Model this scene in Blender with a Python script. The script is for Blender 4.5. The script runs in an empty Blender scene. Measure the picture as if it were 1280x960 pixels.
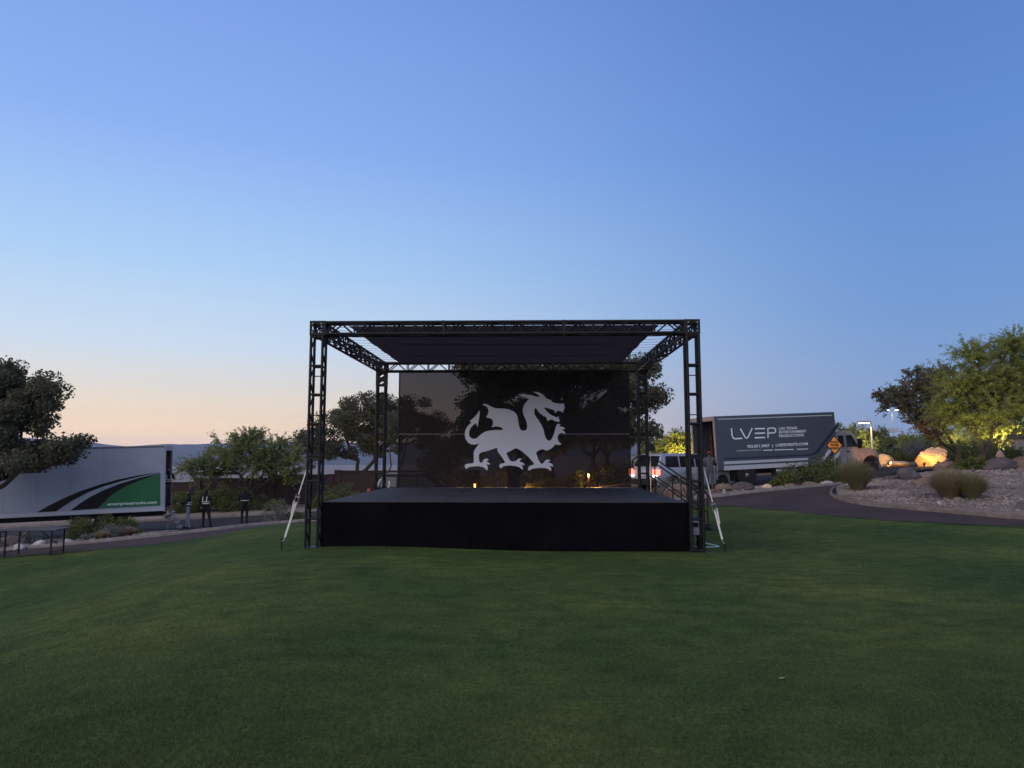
import bpy, bmesh, math, random
import numpy as np
from mathutils import Vector, Matrix, Euler
from mathutils.geometry import tessellate_polygon

S = bpy.context.scene
COL = S.collection
R = math.radians
random.seed(7); NP = np.random.RandomState(7)

# ------------------------------------------------------------------ camera
F = 887.0; CAMZ = 1.9; PITCH = R(5.8)
cd = bpy.data.cameras.new('camera'); cam = bpy.data.objects.new('camera', cd); COL.objects.link(cam)
cam.location = (0, 0, CAMZ); cam.rotation_euler = (math.pi/2 + PITCH, 0, 0)
cd.sensor_width = 36; cd.lens = F/1280*36; cd.clip_start = 0.1; cd.clip_end = 40000
S.camera = cam

# ------------------------------------------------------------------ world: dusk sky
SUN_AZ = R(-46)      # west-north-west of the view axis, sun just under the horizon
w = bpy.data.worlds.new('World'); S.world = w; w.use_nodes = True
nt = w.node_tree; nt.nodes.clear()
def N(t, tree=None, **kw):
    n = (tree or nt).nodes.new(t)
    for k, v in kw.items(): setattr(n, k, v)
    return n
def L(a, b, tree=None): (tree or nt).links.new(a, b)
tc = N('ShaderNodeTexCoord'); sep = N('ShaderNodeSeparateXYZ'); L(tc.outputs['Generated'], sep.inputs[0])
def ramp(stops, tree=None, interp='EASE'):
    r = N('ShaderNodeValToRGB', tree); e = r.color_ramp.elements; r.color_ramp.interpolation = interp
    e[0].position = stops[0][0]; e[0].color = (*stops[0][1], 1); e[1].position = stops[-1][0]; e[1].color = (*stops[-1][1], 1)
    for p, c in stops[1:-1]:
        x = e.new(p); x.color = (*c, 1)
    return r
def lin(r, g, b): return tuple(((c/255)/12.92 if c/255 <= .04045 else ((c/255+.055)/1.055)**2.4) for c in (r, g, b))
mp = N('ShaderNodeMath', operation='ARCSINE'); L(sep.outputs[2], mp.inputs[0])
el = N('ShaderNodeMath', operation='MULTIPLY'); L(mp.outputs[0], el.inputs[0]); el.inputs[1].default_value = 1/(math.pi/2)   # 0..1 = horizon..zenith
# towards the glow
r1 = ramp([(0.0, tuple(1.6*c for c in lin(248, 204, 166))), (0.014, tuple(1.5*c for c in lin(254, 218, 172))), (.032, tuple(1.16*c for c in lin(250, 224, 190))), (.058, lin(238, 232, 222)), (.09, lin(212, 229, 246)), (.16, lin(176, 212, 250)), (.26, lin(142, 180, 245)), (.42, lin(116, 152, 224)), (.65, lin(92, 126, 196)), (1, lin(72, 104, 172))], interp='LINEAR')
# away from it
r2 = ramp([(0.0, lin(142, 164, 206)), (.05, lin(136, 166, 210)), (.12, lin(116, 157, 214)), (.25, lin(98, 142, 210)), (.42, lin(84, 122, 192)), (.65, lin(76, 108, 178)), (1, lin(70, 100, 168))], interp='LINEAR')
L(el.outputs[0], r1.inputs[0]); L(el.outputs[0], r2.inputs[0])
nv = N('ShaderNodeVectorMath', operation='MULTIPLY'); L(tc.outputs['Generated'], nv.inputs[0]); nv.inputs[1].default_value = (1, 1, 0)
nn = N('ShaderNodeVectorMath', operation='NORMALIZE'); L(nv.outputs[0], nn.inputs[0])
dt = N('ShaderNodeVectorMath', operation='DOT_PRODUCT'); L(nn.outputs[0], dt.inputs[0]); dt.inputs[1].default_value = (math.sin(SUN_AZ), math.cos(SUN_AZ), 0)
mr = N('ShaderNodeMapRange', interpolation_type='SMOOTHSTEP'); L(dt.outputs['Value'], mr.inputs[0])
mr.inputs[1].default_value = .2; mr.inputs[2].default_value = 1.02
mx = N('ShaderNodeMix', data_type='RGBA'); L(mr.outputs[0], mx.inputs[0]); L(r2.outputs[0], mx.inputs[6]); L(r1.outputs[0], mx.inputs[7])
bg = N('ShaderNodeBackground'); L(mx.outputs[2], bg.inputs[0]); bg.inputs[1].default_value = 0.70
wo = N('ShaderNodeOutputWorld'); L(bg.outputs[0], wo.inputs[0])

sl = bpy.data.lights.new('fill_sun', 'SUN'); so = bpy.data.objects.new('fill_sun', sl); COL.objects.link(so)  # wide soft fill added from behind the camera to brighten facing surfaces
sl.energy = 2.0; sl.angle = R(110); sl.color = (1, .86, .72)
SL_AZ = R(-138)
so.rotation_euler = Vector((math.sin(SL_AZ), math.cos(SL_AZ), math.tan(R(32)))).to_track_quat('Z', 'Y').to_euler()

vs = S.view_settings; vs.view_transform = 'Standard'; vs.look = 'None'; vs.exposure = 0.515; vs.gamma = 1; vs.use_curve_mapping = False
S.render.engine = 'CYCLES'
S.cycles.max_bounces = 6; S.cycles.transparent_max_bounces = 24; S.cycles.volume_bounces = 0

# ------------------------------------------------------------------ pixel helpers (photo is 1280x960)
def ray(px, py):
    a = (px-640)/F; u = (480-py)/F
    return Vector((a, math.cos(PITCH)-u*math.sin(PITCH), math.sin(PITCH)+u*math.cos(PITCH)))
def P(px, py, Y):
    d = ray(px, py); return Vector((0, 0, CAMZ)) + d*(Y/d.y)
def to_plane(px, py, o, n):
    d = ray(px, py); c = Vector((0, 0, CAMZ)); return c + d*((o-c).dot(n)/d.dot(n))

# ------------------------------------------------------------------ terrain height: thin plate spline through measured points
CP = [(0, 0, .2), (-6, 0, .2), (6, 0, .2), (0, 6, .1), (6, 7, .1), (14, 6, .12), (-3.2, 6, .12), (-4.6, 11, .02),
      (-5, 14, 0), (5, 14, 0), (0, 14, 0), (-4.5, 20, -.12), (4.5, 20, .04), (0, 24, -.1), (-6, 18.5, -.12),
      (-6.0, 6, -.42), (-8.4, 10, -.75), (-8.4, 14.5, -.62), (-12, 4, -.95), (-10, 17, -.76), (-14, 14, -1.05), (-18, 18, -1.2), (-13.7, 20.7, -.92), (-9.5, 21.7, -.62), (-8.3, 23.7, -.42),
      (-16, 24, -1.15), (-14.5, 34, -1.45), (-16, 32, -1.47), (-20, 30, -1.62), (-26, 28, -1.8), (-10, 35, -1.18), (-15, 38, -1.35), (-9, 41, -1.0),
      (-3, 35, -.6), (4, 34, -.12), (10.7, 33, .48), (14, 30.8, .66), (8.4, 28.6, .34), (0, 45, -.4), (-10, 45, -1.05), (-22, 44, -1.5), (10, 45, .7),
      (7.8, 25.7, .12), (9.3, 20.2, .15), (12.8, 17.7, .12), (11.2, 22.9, .36), (11.95, 20.8, .34), (13.3, 18.3, .3),
      (17, 25, 1.02), (14.3, 27.5, .92), (17, 32, 1.15), (20, 34.5, 1.42), (25.5, 36, 1.8), (19.5, 20, .72), (30, 42, 2.0), (18, 60, 1.6), (40, 30, 2.2),
      (-40, 60, -3), (0, 70, -1.2), (-60, 30, -3.5), (-30, 10, -1.5), (30, 5, .3), (40, 15, 1.0), (0, -12, .3), (-20, -10, -.4), (25, -10, .3)]
_A = np.array(CP, float)
def _U(r2): return np.where(r2 > 1e-9, .5*r2*np.log(np.maximum(r2, 1e-12)), 0)
_n = len(_A); _K = _U(((_A[:, None, :2]-_A[None, :, :2])**2).sum(-1)) + np.eye(_n)*.8
_M = np.zeros((_n+3, _n+3)); _M[:_n, :_n] = _K; _M[:_n, _n:] = np.c_[np.ones(_n), _A[:, :2]]; _M[_n:, :_n] = _M[:_n, _n:].T
_W = np.linalg.solve(_M, np.r_[_A[:, 2], 0, 0, 0])
def sm(x): x = np.clip(x, 0, 1); return x*x*(3-2*x)
def hs(X, Y):
    X = np.atleast_1d(np.asarray(X, float)); Y = np.atleast_1d(np.asarray(Y, float))
    r2 = (X[:, None]-_A[None, :, 0])**2 + (Y[:, None]-_A[None, :, 1])**2
    z = _U(r2) @ _W[:_n] + _W[_n] + _W[_n+1]*X + _W[_n+2]*Y
    r = np.hypot(X, Y); k = sm((r-48)/50)
    far = 1.0 - 2.6*sm((20-X)/50) - 26*sm((r-85)/260)*sm((25-X)/60)
    return np.clip(z, -4, 3)*(1-k) + far*k
def h(x, y): return float(hs([x], [y])[0])

# ------------------------------------------------------------------ materials
MATS = {}
def mat(name, col, rough=.6, metal=0, var=0.0, scale=8, bump=0, bscale=60, col2=None, detail=6, spec=None, emis=None, estr=0, coat=0):
    m = bpy.data.materials.new(name); m.use_nodes = True; t = m.node_tree; b = t.nodes['Principled BSDF']
    b.inputs['Base Color'].default_value = (*col, 1); b.inputs['Roughness'].default_value = rough; b.inputs['Metallic'].default_value = metal
    if spec is None and rough >= .7: spec = .15
    if spec is not None: b.inputs['Specular IOR Level'].default_value = spec
    if coat: b.inputs['Coat Weight'].default_value = coat
    if emis: b.inputs['Emission Color'].default_value = (*emis, 1); b.inputs['Emission Strength'].default_value = estr
    if var or col2:
        c = N('ShaderNodeTexCoord', t); n = N('ShaderNodeTexNoise', t); n.inputs['Scale'].default_value = scale; n.inputs['Detail'].default_value = detail
        L(c.outputs['Object'], n.inputs['Vector'], t)
        c2 = col2 or tuple(x*(1+var) for x in col); c1 = col if col2 else tuple(x*(1-var) for x in col)
        r = ramp([(.3, c1), (.7, c2)], t, 'LINEAR'); L(n.outputs[0], r.inputs[0], t); L(r.outputs[0], b.inputs['Base Color'], t)
    if bump:
        c = N('ShaderNodeTexCoord', t); n = N('ShaderNodeTexNoise', t); n.inputs['Scale'].default_value = bscale; n.inputs['Detail'].default_value = 5
        L(c.outputs['Object'], n.inputs['Vector'], t); bm_ = N('ShaderNodeBump', t); bm_.inputs['Strength'].default_value = bump; bm_.inputs['Distance'].default_value = .02
        L(n.outputs[0], bm_.inputs['Height'], t); L(bm_.outputs[0], b.inputs['Normal'], t)
    MATS[name] = m; return m
def leafmat(name, c1, c2, trans=.35):
    m = bpy.data.materials.new(name); m.use_nodes = True; t = m.node_tree; t.nodes.clear()
    g = N('ShaderNodeNewGeometry', t); c = N('ShaderNodeTexCoord', t); n = N('ShaderNodeTexNoise', t); n.inputs['Scale'].default_value = .9; n.inputs['Detail'].default_value = 3
    L(c.outputs['Object'], n.inputs['Vector'], t)
    ad = N('ShaderNodeMath', t, operation='MULTIPLY_ADD'); L(g.outputs['Random Per Island'], ad.inputs[0]); ad.inputs[1].default_value = .5
    sb = N('ShaderNodeMath', t, operation='SUBTRACT'); L(n.outputs[0], sb.inputs[0]); sb.inputs[1].default_value = .25; L(sb.outputs[0], ad.inputs[2])
    r = ramp([(.1, c1), (.75, c2)], t, 'LINEAR'); L(ad.outputs[0], r.inputs[0], t)
    d = N('ShaderNodeBsdfPrincipled', t); d.inputs['Roughness'].default_value = .6; d.inputs['Specular IOR Level'].default_value = .25; L(r.outputs[0], d.inputs['Base Color'], t)
    tr = N('ShaderNodeBsdfTranslucent', t); L(r.outputs[0], tr.inputs[0], t)
    ms = N('ShaderNodeMixShader', t); ms.inputs[0].default_value = trans; L(d.outputs[0], ms.inputs[1], t); L(tr.outputs[0], ms.inputs[2], t)
    o = N('ShaderNodeOutputMaterial', t); L(ms.outputs[0], o.inputs[0], t); MATS[name] = m; return m

def lawn_mat():
    m = mat('lawn', (.06, .1, .035), .9, spec=.03); t = m.node_tree; b = t.nodes['Principled BSDF']
    c = N('ShaderNodeTexCoord', t)
    def noise(s, d, sx=1, sy=1):
        mpn = N('ShaderNodeMapping', t); mpn.inputs['Scale'].default_value = (sx, sy, 1); L(c.outputs['Object'], mpn.inputs[0], t)
        n = N('ShaderNodeTexNoise', t); n.inputs['Scale'].default_value = s; n.inputs['Detail'].default_value = d; L(mpn.outputs[0], n.inputs['Vector'], t); return n
    big = noise(.32, 5); midn = noise(2.6, 5, 1, 1.4); fine = noise(120, 3); blade = noise(34, 4, 1, .7)
    r1_ = ramp([(.32, (.031, .056, .020)), (.5, (.045, .070, .023)), (.68, (.072, .090, .028))], t, 'LINEAR'); L(big.outputs[0], r1_.inputs[0], t)
    r2_ = ramp([(.25, (.5, .56, .55)), (.75, (1.5, 1.42, 1.25))], t, 'LINEAR'); L(midn.outputs[0], r2_.inputs[0], t)
    m1 = N('ShaderNodeMix', t, data_type='RGBA', blend_type='MULTIPLY'); m1.inputs[0].default_value = .75; L(r1_.outputs[0], m1.inputs[6], t); L(r2_.outputs[0], m1.inputs[7], t)
    fb = N('ShaderNodeMix', t, data_type='FLOAT'); fb.inputs[0].default_value = .5; L(fine.outputs[0], fb.inputs[2], t); L(blade.outputs[0], fb.inputs[3], t)
    r3_ = ramp([(.32, (.2, .24, .22)), (.5, (.95, 1, .95)), (.68, (2.2, 2.1, 1.8))], t, 'LINEAR'); L(fb.outputs[0], r3_.inputs[0], t)
    m2 = N('ShaderNodeMix', t, data_type='RGBA', blend_type='MULTIPLY'); m2.inputs[0].default_value = .8; L(m1.outputs[2], m2.inputs[6], t); L(r3_.outputs[0], m2.inputs[7], t)
    L(m2.outputs[2], b.inputs['Base Color'], t)
    bp = N('ShaderNodeBump', t); bp.inputs['Strength'].default_value = .7; bp.inputs['Distance'].default_value = .012; L(fb.outputs[0], bp.inputs['Height'], t); L(bp.outputs[0], b.inputs['Normal'], t)
    return m
M_lawn = lawn_mat()
M_dirt = mat('desert_ground', (.20, .16, .125), .95, var=.3, scale=.5, bump=.6, bscale=4)
M_asph = mat('asphalt', (.034, .032, .036), .85, var=.28, scale=.9, bump=.5, bscale=90)
M_path = mat('path_asphalt', (.036, .026, .025), .85, col2=(.06, .043, .04), scale=.7, bump=.5, bscale=80)
M_conc = mat('kerb_concrete', (.21, .185, .165), .85, var=.25, scale=3, bump=.4, bscale=40)
M_gravel = mat('gravel_bed', (.11, .088, .076), .95, col2=(.19, .155, .14), scale=9, bump=1, bscale=14)
M_stone = mat('gravel_stone', (.13, .10, .09), .9, col2=(.32, .265, .24), scale=.8, bump=.4, bscale=30)
M_rock = mat('dark_rock', (.06, .05, .052), .9, col2=(.12, .095, .095), scale=3, bump=.9, bscale=7)
M_rockb = mat('brown_rock', (.13, .085, .07), .9, col2=(.22, .15, .12), scale=3, bump=.9, bscale=7)
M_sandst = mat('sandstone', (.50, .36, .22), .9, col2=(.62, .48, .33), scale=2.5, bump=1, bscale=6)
M_pale = mat('pale_rock', (.36, .34, .33), .9, var=.25, scale=3, bump=.8, bscale=8)
M_black = mat('black_powder_coat', (.009, .009, .010), .5, var=.3, scale=20, spec=.25)
M_steel = mat('worn_steel', (.32, .32, .33), .38, metal=.9, var=.25, scale=20)
M_white = mat('greyed_white_paint', (.30, .335, .40), .45, var=.08, scale=1.2)  # white toned down to a blue grey
M_offw = mat('dirty_white_paint', (.19, .187, .195), .5, var=.15, scale=3)
M_char = mat('charcoal_wrap', (.054, .066, .084), .38, var=.06, scale=1)
M_dark = mat('black_plastic', (.008, .008, .009), .6, spec=.2)
M_rubber = mat('tyre_rubber', (.02, .02, .021), .85, var=.2, scale=20)
M_glass = mat('tinted_glass', (.01, .012, .016), .06, spec=.6)
M_navy = mat('stripe_navy', (.01, .016, .045), .45)
M_green = mat('decal_green', (.0, .115, .035), .45, var=.05, scale=1)
M_mint = mat('lettering_mint', (.62, .74, .68), .5)
M_print = mat('lettering_white', (.7, .74, .78), .5)
M_silverstripe = mat('stripe_silver', (.40, .42, .46), .4)
M_skirt = mat('stage_skirt_fabric', (.0045, .004, .005), 1.0, var=.3, scale=2, spec=.02)
M_deck = mat('stage_deck_board', (.034, .034, .038), .7, col2=(.055, .055, .06), scale=2.2, bump=.2, bscale=60)
M_canopy = mat('canopy_mesh_cloth', (.05, .042, .05), .9, var=.15, scale=1)
def canopy_fix(m):
    t = m.node_tree; b = t.nodes['Principled BSDF']; tr = N('ShaderNodeBsdfTransparent', t); tl = N('ShaderNodeBsdfTranslucent', t); tl.inputs[0].default_value = (.155, .14, .165, 1)
    a = N('ShaderNodeMixShader', t); a.inputs[0].default_value = .6; L(b.outputs[0], a.inputs[1], t); L(tl.outputs[0], a.inputs[2], t)
    c = N('ShaderNodeMixShader', t); c.inputs[0].default_value = .03; L(a.outputs[0], c.inputs[1], t); L(tr.outputs[0], c.inputs[2], t); L(c.outputs[0], t.nodes['Material Output'].inputs[0], t)
canopy_fix(M_canopy)
M_rope = mat('rope', (.05, .05, .05), .8)
M_strap = mat('white_webbing', (.62, .62, .58), .8, var=.15, scale=20)
M_wood = mat('plywood_brown', (.16, .075, .045), .7, var=.35, scale=5)
M_wall = mat('block_wall_brown', (.085, .062, .055), .95, var=.2, scale=2)
M_roofd = mat('far_roof', (.22, .17, .15), .9, var=.2, scale=.3)
M_wallf = mat('far_stucco', (.5, .46, .42), .9, var=.2, scale=.3)
M_mtn = mat('mountain_rock', (.05, .05, .06), 1, var=.3, scale=.002)
M_bark = mat('bark', (.085, .066, .052), .95, var=.35, scale=12, bump=.8, bscale=25)
M_barkd = mat('dark_bark', (.05, .04, .034), .95, var=.35, scale=12, bump=.8, bscale=25)
M_orange = mat('sign_orange', (.85, .30, .03), .45, var=.05, scale=4)
M_brass = mat('fixture_bronze', (.09, .06, .04), .5, metal=.6)
M_red = mat('red_paint', (.42, .03, .03), .5)
M_amberlens = mat('lit_amber_lens', (.9, .5, .1), .4, emis=(1, .55, .16), estr=9)
M_lampwarm = mat('lit_warm_lens', (1, .9, .6), .4, emis=(1, .78, .36), estr=7)
M_lampcool = mat('lit_cool_lens', (1, 1, 1), .4, emis=(.95, 1, .9), estr=7)
M_tail = mat('lit_tail_lens', (.8, .05, .03), .3, emis=(1, .16, .1), estr=2.6)
M_rev = mat('lit_white_lens', (1, 1, 1), .3, emis=(1, .86, .78), estr=4)
M_hydr = mat('hydrant_paint', (.62, .36, .30), .6, var=.15, scale=8)
M_slab = mat('stacked_stone', (.34, .31, .30), .85, var=.25, scale=6, bump=.5, bscale=20)
LF = {
 'olive': leafmat('leaf_dark_olive', (.034, .037, .022), (.10, .102, .058)),
 'grey': leafmat('leaf_grey_mesquite', (.045, .045, .028), (.13, .125, .075)),
 'mesq': leafmat('leaf_mesquite', (.06, .088, .024), (.18, .215, .07)),
 'palo': leafmat('leaf_palo_verde', (.085, .105, .018), (.23, .25, .055)),
 'hedge': leafmat('leaf_hedge', (.038, .055, .012), (.11, .13, .03)),
 'sage': leafmat('leaf_grey_sage', (.07, .075, .06), (.16, .165, .14)),
 'bush': leafmat('leaf_bush', (.035, .05, .016), (.10, .12, .04)),
 'straw': leafmat('blade_straw', (.12, .09, .045), (.30, .24, .13)),
 'strawg': leafmat('blade_green_straw', (.08, .085, .03), (.22, .20, .09)),
 'palm': leafmat('leaf_palm', (.07, .08, .03), (.16, .17, .06)),
}
def add_wall_blocks(m):
    t = m.node_tree; b = t.nodes['Principled BSDF']; c = N('ShaderNodeTexCoord', t); mpn = N('ShaderNodeMapping', t); mpn.inputs['Rotation'].default_value = (R(90), 0, 0)
    L(c.outputs['Object'], mpn.inputs[0], t); br = N('ShaderNodeTexBrick', t); br.inputs['Scale'].default_value = 1; br.inputs['Brick Width'].default_value = .4; br.inputs['Row Height'].default_value = .2; br.inputs['Mortar Size'].default_value = .012
    br.inputs['Color1'].default_value = (.040, .027, .024, 1); br.inputs['Color2'].default_value = (.055, .038, .033, 1); br.inputs['Mortar'].default_value = (.028, .023, .021, 1)
    L(mpn.outputs[0], br.inputs['Vector'], t); L(br.outputs[0], b.inputs['Base Color'], t)
add_wall_blocks(M_wall)

# scrim: woven mesh with open holes, so a share of the light goes straight through
def scrim_mat():
    m = bpy.data.materials.new('scrim_mesh'); m.use_nodes = True; t = m.node_tree; b = t.nodes['Principled BSDF']
    b.inputs['Base Color'].default_value = (.012, .0075, .0075, 1); b.inputs['Roughness'].default_value = .5; b.inputs['Specular IOR Level'].default_value = .12
    tr = N('ShaderNodeBsdfTransparent', t); tr.inputs[0].default_value = (1, .90, .90, 1)
    ms = N('ShaderNodeMixShader', t); ms.inputs[0].default_value = .085
    L(b.outputs[0], ms.inputs[1], t); L(tr.outputs[0], ms.inputs[2], t); L(ms.outputs[0], t.nodes['Material Output'].inputs[0], t); return m
M_scrim = scrim_mat()
def emblem_mat():
    m = bpy.data.materials.new('emblem_print'); m.use_nodes = True; t = m.node_tree; b = t.nodes['Principled BSDF']
    b.inputs['Base Color'].default_value = (.9, .88, .92, 1); b.inputs['Roughness'].default_value = .6
    tl = N('ShaderNodeBsdfTranslucent', t); tl.inputs[0].default_value = (.9, .88, .92, 1)
    ms = N('ShaderNodeMixShader', t); ms.inputs[0].default_value = .2; L(b.outputs[0], ms.inputs[1], t); L(tl.outputs[0], ms.inputs[2], t); L(ms.outputs[0], t.nodes['Material Output'].inputs[0], t); return m
M_emblem = emblem_mat()

# ------------------------------------------------------------------ mesh helpers
class MB:
    def __init__(s): s.v = []; s.f = []
    def add(s, vs_, fs):
        o = len(s.v); s.v += [tuple(p) for p in vs_]; s.f += [tuple(i+o for i in q) for q in fs]; return s
    def box(s, c, d, rot=None):
        x, y, z = d[0]/2, d[1]/2, d[2]/2; c = Vector(c)
        p = [Vector(q) for q in ((-x,-y,-z),(x,-y,-z),(x,y,-z),(-x,y,-z),(-x,-y,z),(x,-y,z),(x,y,z),(-x,y,z))]
        if rot: m = Euler(rot).to_matrix(); p = [m @ q for q in p]
        return s.add([c+q for q in p], [(0,3,2,1),(4,5,6,7),(0,1,5,4),(1,2,6,5),(2,3,7,6),(3,0,4,7)])
    def bx(s, a, b): return s.box([(a[i]+b[i])/2 for i in range(3)], [abs(b[i]-a[i]) for i in range(3)])
    def tube(s, a, b, r, r2=None, n=8):
        return s.path([a, b], [r, r if r2 is None else r2], n)
    def path(s, pts, rs, n=8, cap=True):
        pts = [Vector(p) for p in pts]; rs = rs if isinstance(rs, (list, tuple)) else [rs]*len(pts); vs_ = []; up = None
        for i, p in enumerate(pts):
            d = (pts[min(i+1, len(pts)-1)]-pts[max(i-1, 0)]).normalized()
            if up is None: up = Vector((0,0,1)) if abs(d.z) < .9 else Vector((1,0,0))
            a = d.cross(up).normalized(); b = a.cross(d).normalized(); up = b
            for k in range(n):
                t = 2*math.pi*k/n + math.pi/n; vs_.append(p + (a*math.cos(t)+b*math.sin(t))*rs[i])
        fs = [(i*n+k, i*n+(k+1)%n, (i+1)*n+(k+1)%n, (i+1)*n+k) for i in range(len(pts)-1) for k in range(n)]
        if cap: fs += [tuple(range(n))[::-1], tuple((len(pts)-1)*n+k for k in range(n))]
        return s.add(vs_, fs)
    def lathe(s, c, prof, n=16, axis='z'):
        vs_ = []
        for r, z in prof:
            for k in range(n):
                t = 2*math.pi*k/n; q = (r*math.cos(t), r*math.sin(t), z)
                if axis == 'y': q = (q[0], q[2], q[1])
                if axis == 'x': q = (q[2], q[0], q[1])
                vs_.append((c[0]+q[0], c[1]+q[1], c[2]+q[2]))
        fs = [(i*n+k, i*n+(k+1)%n, (i+1)*n+(k+1)%n, (i+1)*n+k) for i in range(len(prof)-1) for k in range(n)]
        fs += [tuple(range(n))[::-1], tuple((len(prof)-1)*n+k for k in range(n))]
        return s.add(vs_, fs)
    def prism(s, poly, fn, d0, d1):
        """polygon in (u,v), fn(u,v,d)->xyz, extruded d0..d1"""
        n = len(poly); tri = tessellate_polygon([[Vector((p[0], p[1], 0)) for p in poly]])
        vs_ = [fn(u, v, d0) for u, v in poly] + [fn(u, v, d1) for u, v in poly]
        fs = [tuple(t) for t in tri] + [tuple(n+i for i in t)[::-1] for t in tri] + [(i, (i+1)%n, n+(i+1)%n, n+i) for i in range(n)]
        return s.add(vs_, fs)
    def build(s, name, m, parent=None, smooth=False, bevel=0):
        me = bpy.data.meshes.new(name); me.from_pydata(s.v, [], s.f); 
        bm = bmesh.new(); bm.from_mesh(me); bmesh.ops.recalc_face_normals(bm, faces=bm.faces)
        if bevel:
            ed = [e for e in bm.edges if len(e.link_faces) == 2 and e.calc_face_angle(0) > .5]
            bmesh.ops.bevel(bm, geom=ed, offset=bevel, segments=2, affect='EDGES', profile=.6)
        bm.to_mesh(me); bm.free(); me.materials.append(m)
        if smooth:
            me.polygons.foreach_set('use_smooth', [True]*len(me.polygons))
            me.set_sharp_from_angle(angle=R(38))
        return link(name, me, parent)
def link(name, me, parent=None):
    o = bpy.data.objects.new(name, me); COL.objects.link(o)
    if parent: o.parent = parent
    return o
def tag(o, label, cat, group=None):
    o['label'] = label; o['category'] = cat
    if group: o['group'] = group
    return o
def thing(name, label, cat, loc=(0,0,0), rot=(0,0,0), group=None):
    o = bpy.data.objects.new(name, None); COL.objects.link(o); o.location = loc; o.rotation_euler = rot; o.empty_display_size = .3
    return tag(o, label, cat, group)
def struct(o): o['kind'] = 'structure'; return o
def stuff(o): o['kind'] = 'stuff'; return o
def copy_tree(o, parent=None):
    c = o.copy(); COL.objects.link(c)
    if parent: c.parent = parent
    for ch in list(o.children): copy_tree(ch, c)
    return c
def npmesh(name, V, Fq, m, parent=None, smooth=False):
    me = bpy.data.meshes.new(name); k = Fq.shape[1]
    me.vertices.add(len(V)); me.vertices.foreach_set('co', V.astype(np.float32).ravel())
    me.loops.add(Fq.size); me.loops.foreach_set('vertex_index', Fq.astype(np.int32).ravel())
    me.polygons.add(len(Fq)); me.polygons.foreach_set('loop_start', np.arange(0, Fq.size, k, dtype=np.int32)); me.polygons.foreach_set('loop_total', np.full(len(Fq), k, dtype=np.int32))
    if smooth: me.polygons.foreach_set('use_smooth', np.ones(len(Fq), bool))
    me.update(calc_edges=True); me.validate(); me.materials.append(m)
    return link(name, me, parent)
def text(name, s, size, m, parent, origin, udir, vdir, off=(0,0,0), align='LEFT', depth=.004, sx=1, bold=0):
    cu = bpy.data.curves.new(name, 'FONT'); cu.body = s; cu.size = size; cu.align_x = align; cu.extrude = depth; cu.resolution_u = 2; cu.space_character = 1.05; cu.offset = bold
    o = bpy.data.objects.new('tmp', cu); COL.objects.link(o); bpy.context.view_layer.update()
    me = bpy.data.meshes.new_from_object(o.evaluated_get(bpy.context.evaluated_depsgraph_get())); bpy.data.objects.remove(o)
    u = Vector(udir).normalized(); v = Vector(vdir).normalized(); n = u.cross(v); O = Vector(origin)
    for q in me.vertices: q.co = O + u*q.co.x*sx + v*q.co.y + n*q.co.z
    me.materials.clear(); me.materials.append(m); me.name = name
    return link(name, me, parent)

# ------------------------------------------------------------------ terrain sheets
def resample(pts, n):
    p = np.array(pts, float); d = np.r_[0, np.cumsum(np.hypot(*np.diff(p, axis=0).T))]; t = np.linspace(0, d[-1], n)
    return np.c_[np.interp(t, d, p[:, 0]), np.interp(t, d, p[:, 1])]
def smooth_curve(pts, n, k=3):
    q = resample(pts, n)
    for _ in range(k): q[1:-1] = (q[:-2]+2*q[1:-1]+q[2:])/4
    return q
def patch(name, A, B, nu, nv_, off, m, crown=None, wob=0, skirt=0):
    A = smooth_curve(A, nu); B = smooth_curve(B, nu); t = np.linspace(0, 1, nv_)
    G = A[:, None]*(1-t[None, :, None]) + B[:, None]*t[None, :, None]; X = G[..., 0].ravel(); Y = G[..., 1].ravel()
    Z = hs(X, Y) + off
    if crown: Z = Z + crown(X, Y)
    if wob: Z = Z + NP.uniform(-wob, wob, len(Z))
    idx = np.arange(nu*nv_).reshape(nu, nv_)
    Fq = np.stack([idx[:-1, :-1], idx[1:, :-1], idx[1:, 1:], idx[:-1, 1:]], -1).reshape(-1, 4)
    V = np.c_[X, Y, Z]
    if skirt:
        ring = np.r_[idx[:, 0], idx[-1, 1:], idx[-2::-1, -1], idx[0, -2:0:-1]]; o = len(V); W = V[ring].copy(); W[:, 2] -= skirt
        V = np.r_[V, W]; k = np.arange(len(ring)); k2 = (k+1) % len(ring)
        Fq = np.r_[Fq, np.stack([ring[k], ring[k2], o+k2, o+k], -1)]
    o = npmesh(name, V, Fq, m, smooth=not skirt)
    bm = bmesh.new(); bm.from_mesh(o.data); bmesh.ops.recalc_face_normals(bm, faces=bm.faces)
    if sum(f.normal.z for f in bm.faces) < 0: bmesh.ops.reverse_faces(bm, faces=bm.faces)
    bm.to_mesh(o.data); bm.free(); o.data.update()
    return struct(o)
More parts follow.
